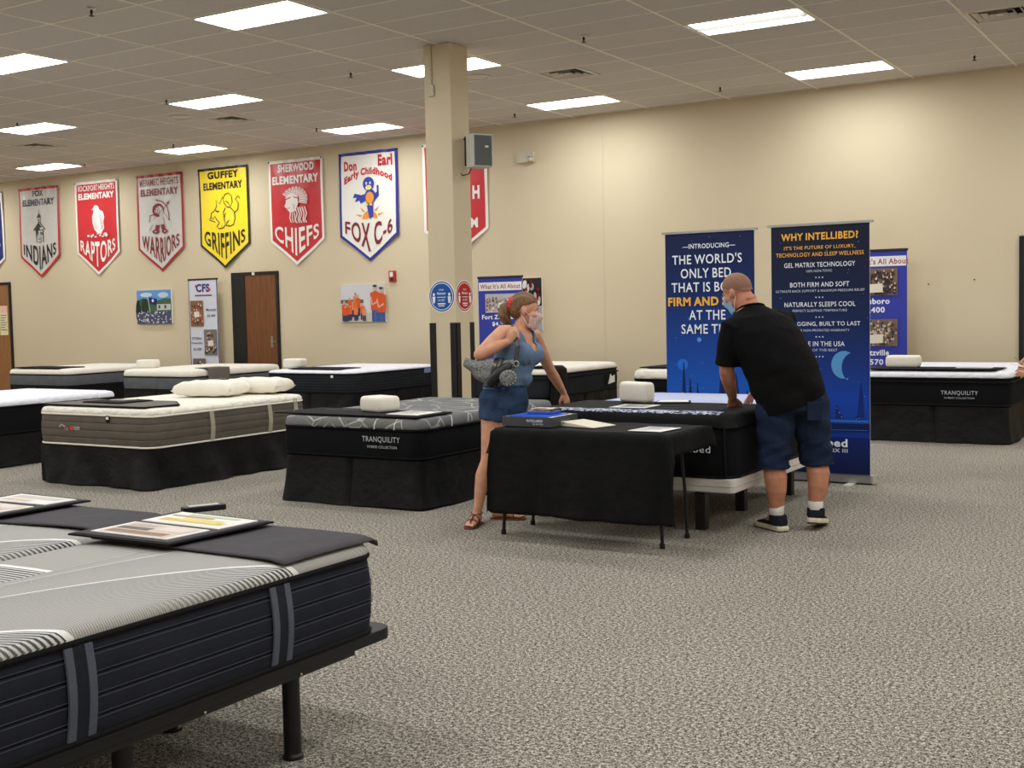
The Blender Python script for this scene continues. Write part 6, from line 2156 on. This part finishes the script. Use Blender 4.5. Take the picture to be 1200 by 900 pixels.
# torso leans forward: centres run from the hips up and away
SP = [(P3(0.01, 0.06, 0.80), 0.20, 0.17), (P3(0.005, 0.07, 0.90), 0.215, 0.185), (P3(-0.03, 0.10, 1.02), 0.225, 0.195), (P3(-0.075, 0.15, 1.14), 0.23, 0.19), (P3(-0.125, 0.21, 1.27), 0.235, 0.175), (P3(-0.165, 0.26, 1.37), 0.225, 0.14), (P3(-0.195, 0.29, 1.445), 0.14, 0.10), (P3(-0.21, 0.30, 1.48), 0.08, 0.075)]
UPT = norm((-0.24, 0.30, 0.92))
FT2 = (FT - UPT * FT.dot(UPT)).normalized()
LT2 = norm(LT)
B_.loft([(c, LT2 * a, FT2 * b) for c, a, b in SP], 30)
B_.tube([P3(-0.195, 0.285, 1.42), P3(-0.235, 0.30, 1.50), hc - hu * 0.03 - hf * 0.015], [0.085, 0.076, 0.07], 18)
B_.ell(hc - hf * 0.075 - hu * 0.075, hf * 0.03, hu.cross(hf) * 0.06, hu * 0.022, 16, 10)
head(B_, hc, hf, hu, 1.06, 1.14, 1.1)
LS, LE, LWR = P3(-0.355, 0.165, 1.335), P3(-0.392, 0.215, 1.06), P3(-0.332, 0.335, 0.872)
RS, RE, RW = P3(0.02, 0.335, 1.375), P3(0.03, 0.56, 1.12), P3(-0.10, 0.66, 0.90)
for s0, s_, e_, w_ in ((P3(-0.27, 0.21, 1.36), LS, LE, LWR), (P3(-0.08, 0.30, 1.38), RS, RE, RW)):
    B_.tube([s0, s_, s_.lerp(e_, 0.5), e_], [0.075, 0.072, 0.062, 0.05], 18)
    B_.tube([e_, e_.lerp(w_, 0.3), e_.lerp(w_, 0.7), w_], [0.05, 0.052, 0.041, 0.032], 18)
hand(B_, LWR, (0.10, 0.42, -0.72), (-0.55, 0.55, 0.62), (0.82, 0.28, -0.1), 1.05, (-0.25, 0.35, 0.25), 0.08, 0.8, 0.2)
hand(B_, RW, (-0.35, 0.45, -0.72), (-0.5, 0.5, 0.6), (-0.75, -0.6, 0.0), 1.05, (0.0, 0.25, 0.2), 0.08, 0.8, 0.2)
LH_, LK, LA = P3(-0.10, 0.03, 0.80), P3(-0.127, 0.0, 0.44), P3(-0.108, 0.0, 0.10)
RH, RK, RA = P3(0.13, 0.07, 0.80), P3(0.172, 0.05, 0.45), P3(0.150, 0.0, 0.125)
for h_, k_, a_, cf in ((LH_, LK, LA, P3(0.005, -0.02, 0)), (RH, RK, RA, P3(0.008, -0.02, 0))):
    B_.tube([h_, h_.lerp(k_, 0.35), h_.lerp(k_, 0.7), k_], [0.115, 0.105, 0.085, 0.07], 18)
    B_.tube([k_, k_.lerp(a_, 0.25) + cf, k_.lerp(a_, 0.5) + cf, k_.lerp(a_, 0.85), a_], [0.07, 0.076, 0.066, 0.046, 0.043], 18)
mfd = {}
for nm, ank, d in (('l', LA, norm((-0.42, 0.90, 0))), ('r', RA, norm((0.44, 0.88, -0.16)))):
    B_.tube([ank, ank + d * 0.07 - P3(0, 0, 0.045)], [0.042, 0.035], 14)
dressed('body', remesh(B_, 0.006, 3), M['skin_b'], man)
eyes(man, hc, hf, hu, 1.06)
face_mask(man, hc, hf, hu, 1.06, M['mask_blue'])
# shaved scalp: a close-fitting cap of stubble
hl = hu.cross(hf)
H_ = MB()
H_.ell(hc - hf * 0.0125 + hu * 0.032, hf * 0.1055, hl * 0.0835, hu * 0.0995, 22, 14)
H_.ell(hc - hf * 0.045 - hu * 0.02, hf * 0.062, hl * 0.075, hu * 0.065, 18, 12)
hm = remesh(H_, 0.006, 3)
cut(hm, lambda co: (co - hc).dot(hu) > 0.02 + 0.55 * max(-0.1, (co - hc).dot(hf)) and (co - hc).dot(hf) < 0.075)
dressed('stubble', hm, M['scalp'], man)
# T-shirt
T_ = MB()
g_ = 0.022
hemc = P3(0.0, 0.06, 0.80)
T_.loft([(P3(0.015, 0.055, 0.72), LT2 * 0.245, FT2 * 0.205), (P3(0.01, 0.06, 0.82), LT2 * 0.248, FT2 * 0.21)] + [(c, LT2 * (a + g_ + (0.012 if i < 4 else 0)), FT2 * (b + g_)) for i, (c, a, b) in enumerate(SP[1:6])] + [(SP[6][0], LT2 * 0.14, FT2 * 0.105), (P3(-0.205, 0.297, 1.468), LT2 * 0.097, FT2 * 0.09)], 34)
T_.ell(P3(-0.075, 0.29, 1.375), LT2 * 0.19, FT2 * 0.10, UPT * 0.095, 20, 12)
T_.ell(P3(-0.02, 0.30, 1.33), LT2 * 0.13, FT2 * 0.12, UPT * 0.12, 20, 12)
for s0, s_, e_ in ((P3(-0.27, 0.21, 1.36), LS, LE), (P3(-0.08, 0.30, 1.38), RS, RE)):
    T_.tube([s0, s_, s_.lerp(e_, 0.45), s_.lerp(e_, 0.88)], [0.092, 0.094, 0.09, 0.086], 20, False)
tm = remesh(T_, 0.0065, 4)


def tee_keep(co):
    hem = 0.765 + 0.34 * (co.x + 0.226) * 0.98 + 0.10 * (co.y - 0.06)
    return co.z > hem or co.x < -0.30


cut(tm, tee_keep)


def tee_fold(c):
    t = 0.007 * math.sin(16 * c.x + 26 * c.z + 4 * c.y) * max(0.0, min(1.0, (1.35 - c.z) / 0.4))
    t += 0.005 * math.sin(38 * c.z - 20 * c.x) * max(0.0, 1 - abs(c.z - 0.95) / 0.2)
    return t


displace(tm, tee_fold)
o = dressed('t_shirt', tm, M['tee'], man)
o.modifiers.new('thickness', 'SOLIDIFY').thickness = 0.004
MB().tube([P3(-0.208, 0.298, 1.472) + LT2 * 0.094 * math.cos(t) + FT2 * 0.087 * math.sin(t) for t in [2 * PI * i / 30 for i in range(30)]], 0.009, 8, closed=True).obj('collar', M['tee'], o, smooth=True)
# long denim shorts
S_ = MB()
S_.loft([(P3(0.015, 0.05, 0.74), LT2 * 0.225, FT2 * 0.185), (P3(0.012, 0.06, 0.84), LT2 * 0.228, FT2 * 0.192), (P3(0.008, 0.065, 0.93), LT2 * 0.215, FT2 * 0.185)], 30)
for h_, k_, tilt in ((LH_, LK, 0.0), (RH, RK, 0.0)):
    S_.tube([h_ + P3(0, 0.01, 0.12), h_ + P3(0, 0, 0.05), h_, h_.lerp(k_, 0.3), h_.lerp(k_, 0.7), h_.lerp(k_, 1.06)], [0.115, 0.132, 0.133, 0.126, 0.113, 0.104], 22, False)
sm = remesh(S_, 0.0065, 3)
displace(sm, lambda c: 0.005 * math.sin(40 * c.z + 22 * c.x) + 0.004 * math.sin(75 * c.z - 30 * c.x + 10 * c.y) * (c.z < 0.6))
sh = dressed('shorts', sm, M['denim_dark'], man)
for h_, k_ in ((LH_, LK), (RH, RK)):
    c = h_.lerp(k_, 1.03)
    MB().tube([c + P3(0.106 * math.cos(t), 0.106 * math.sin(t), 0.0) for t in [2 * PI * i / 28 for i in range(28)]], 0.007, 8, closed=True).obj('hem', M['denim_dark'], sh, smooth=True)
MB().box(-0.05, 0.05, -0.006, 0.006, -0.06, 0.06).obj('back_pocket', M['denim_dark'], sh, loc=P3(0.12, -0.115, 0.80), bevel=0.003)
MB().ell(RK.lerp(RA, 0.36) + P3(0.066, -0.035, 0), P3(0.016, 0.0, 0), P3(0, 0.022, 0), P3(0.004, 0, 0.06), 10, 8).obj('calf_tattoo', M['ink'], man, smooth=True)


def sneaker(ank, d, up, heel, who=None):
    """d: heel to toe, up: out of the instep; heel: where the sole meets the heel"""
    d, up = norm(d), norm(up)
    up = (up - d * up.dot(d)).normalized()
    sd = up.cross(d)
    a = Vector(heel)
    rows = ((-0.008, 0.026), (0.012, 0.044), (0.09, 0.044), (0.17, 0.046), (0.23, 0.047), (0.275, 0.032), (0.292, 0.012))
    pts = [(t, w) for t, w in rows] + [(t, -w) for t, w in reversed(rows)]
    lo = [a + d * t + sd * w for t, w in pts]
    s_ = MB()
    s_.rings([lo, [p + up * 0.010 for p in lo]])
    sh_ = None
    U_ = MB()
    U_.loft([(a - d * 0.004 + up * 0.055, sd * 0.026, up * 0.03), (a + d * 0.014 + up * 0.062, sd * 0.046, up * 0.044), (a + d * 0.07 + up * 0.06, sd * 0.048, up * 0.048), (a + d * 0.12 + up * 0.055, sd * 0.041, up * 0.034), (a + d * 0.18 + up * 0.043, sd * 0.045, up * 0.024),
             (a + d * 0.24 + up * 0.035, sd * 0.042, up * 0.018), (a + d * 0.283 + up * 0.03, sd * 0.02, up * 0.010)], 18)
    U_.tube([a + d * 0.062 + up * 0.05, a + d * 0.06 + up * 0.108], [0.060, 0.058], 18, False)
    sh_ = dressed('sneaker', remesh(U_, 0.005, 2), M['shoe_dark'], who or man)
    mid = [a + d * (t + (0.006 if t > 0.1 else -0.006)) + sd * w * 1.08 + up * 0.010 for t, w in pts]
    MB().rings([mid, [p + up * 0.016 for p in mid], [p * 0.94 + (a + d * 0.14) * 0.06 + up * 0.030 for p in mid]]).obj('midsole', M['shoe_sole'], sh_)
    s_.obj('outsole', M['rubber'], sh_)
    for q in range(4):
        c = a + d * (0.12 + 0.025 * q) + up * (0.09 - 0.011 * q)
        MB().tube([c - sd * 0.022, c + up * 0.004, c + sd * 0.022], 0.003, 6).obj('lace', M['shoe_dark'], sh_)
    return sh_


sneaker(LA, (-0.42, 0.90, 0.0), (0, 0, 1), (-0.075, -0.062, 0.0))
sneaker(RA, (0.44, 0.88, -0.165), (0.07, 0.14, 0.98), (0.122, -0.055, 0.049))
for ank in (LA, RA):
    MB().tube([ank + P3(0, 0, -0.03), ank + P3(0, 0, 0.02), ank + P3(0, 0, 0.068)], [0.045, 0.047, 0.051], 18, False).obj('sock', M['sock'], man, smooth=True)

# ------------------------------------------------------------------ third person: only a hand with papers reaches into view
CW = AX * 4.44 + Vector((-0.523, 0.852, 0)) * 9.6
guest = thing('person', 'person mostly out of view, hand holding folded papers beside the black bed', 'person', (CW.x, CW.y, 0.0), PR)
B_ = MB()
L_, F_ = P3(0.25, 0.97, 0), P3(-0.97, 0.25, 0)
B_.loft([(P3(0.04, 0, 0.8), L_ * 0.17, F_ * 0.12), (P3(0.04, 0, 0.92), L_ * 0.18, F_ * 0.13), (P3(0.04, 0, 1.08), L_ * 0.15, F_ * 0.11), (P3(0.04, 0, 1.25), L_ * 0.17, F_ * 0.12), (P3(0.04, 0, 1.4), L_ * 0.17, F_ * 0.09), (P3(0.04, 0, 1.47), L_ * 0.07, F_ * 0.06)], 26)
B_.tube([P3(0.04, 0, 1.42), P3(0.03, 0, 1.52)], [0.055, 0.052], 14)
ghc, ghf, ghu = P3(0.02, 0, 1.6), norm((-0.95, 0.25, -0.2)), norm((-0.2, 0.05, 0.98))
head(B_, ghc, ghf, ghu, 1.0)
for k in (-1, 1):
    s_ = P3(0.04, 0, 1.38) + L_ * k * 0.19
    e_ = s_ + P3(-0.02, 0, -0.30)
    w_ = P3(-0.315, -0.05, 0.965) if k < 0 else P3(-0.26, 0.12, 1.0)
    B_.tube([s_, s_.lerp(e_, 0.5), e_], [0.055, 0.048, 0.04], 14)
    B_.tube([e_, e_.lerp(w_, 0.4), w_], [0.04, 0.038, 0.027], 14)
    hand(B_, w_, (-0.93, 0.0, -0.35), (0.25, -0.8, 0.5) if k < 0 else (0.2, 0.8, 0.5), (-0.2, 0.3, 0.9), 0.95, (0.5, 0.7, 0.5), 0.05, 0.6, 0.4)
    h_ = P3(0.04, 0, 0.86) + L_ * k * 0.09
    kn = h_ + P3(-0.015, 0, -0.40)
    an = h_ + P3(0.01, 0, -0.775)
    B_.tube([h_, h_.lerp(kn, 0.5), kn], [0.095, 0.08, 0.055], 16)
    B_.tube([kn, kn.lerp(an, 0.3) + P3(0.01, 0, 0), an], [0.052, 0.055, 0.035], 16)
    B_.tube([an, an + P3(-0.03, 0.01, -0.04)], [0.036, 0.034], 12)
    sneaker(an, (-0.97, 0.25, 0), (0, 0, 1), (an.x + 0.06, an.y - 0.015, 0.0), guest)
dressed('body', remesh(B_, 0.0065, 3), M['skin_a'], guest)
eyes(guest, ghc, ghf, ghu)
face_mask(guest, ghc, ghf, ghu, 1.0, M['mask_blue'])
T_ = MB()
T_.loft([(P3(0.04, 0, 0.85), L_ * 0.20, F_ * 0.15), (P3(0.04, 0, 1.08), L_ * 0.175, F_ * 0.13), (P3(0.04, 0, 1.25), L_ * 0.19, F_ * 0.14), (P3(0.04, 0, 1.4), L_ * 0.185, F_ * 0.105), (P3(0.04, 0, 1.455), L_ * 0.09, F_ * 0.075)], 26)
for k in (-1, 1):
    s_ = P3(0.04, 0, 1.38) + L_ * k * 0.19
    T_.tube([P3(0.04, 0, 1.39) + L_ * k * 0.08, s_ + P3(0, 0, 0.012), s_ + P3(-0.01, 0, -0.18)], [0.075, 0.08, 0.07], 16, False)
dressed('shirt', remesh(T_, 0.008, 3), M['maroon'], guest)
S_ = MB()
S_.loft([(P3(0.04, 0, 0.78), L_ * 0.185, F_ * 0.14), (P3(0.04, 0, 0.94), L_ * 0.19, F_ * 0.14)], 22)
for k in (-1, 1):
    h_ = P3(0.04, 0, 0.86) + L_ * k * 0.09
    S_.tube([h_, h_ + P3(-0.01, 0, -0.4), h_ + P3(0.01, 0, -0.74)], [0.11, 0.085, 0.075], 16, False)
dressed('trousers', remesh(S_, 0.008, 3), M['denim_dark'], guest)
H_ = MB()
ghl = ghu.cross(ghf)
H_.ell(ghc - ghf * 0.02 + ghu * 0.03, ghf * 0.105, ghl * 0.088, ghu * 0.1, 18, 12)
hm = cut(remesh(H_, 0.008, 2), lambda co: not ((co - ghc).dot(ghf) > 0.03 and (co - ghc).dot(ghu) < 0.06))
dressed('hair', hm, M['hair'], guest)
r = thing('folded_papers', 'white folded papers and pencil held in the hand at the view edge', 'papers', (CW.x, CW.y, 0.0), PR)
MB().add([(-0.44, -0.035, 0.93), (-0.34, -0.10, 0.90), (-0.30, 0.02, 0.90), (-0.40, 0.06, 0.94)], [(0, 1, 2, 3)]).obj('sheet', M['paper'], r, solid=0.004)
MB().add([(-0.50, 0.0, 0.99), (-0.40, -0.07, 0.955), (-0.38, 0.03, 0.965), (-0.46, 0.06, 0.99)], [(0, 1, 2, 3)]).obj('sheet', M['paper'], r, solid=0.004)
MB().tube([P3(-0.47, -0.03, 1.04), P3(-0.36, -0.06, 0.94)], 0.004, 6).obj('pencil', M['beige_tape'], r)
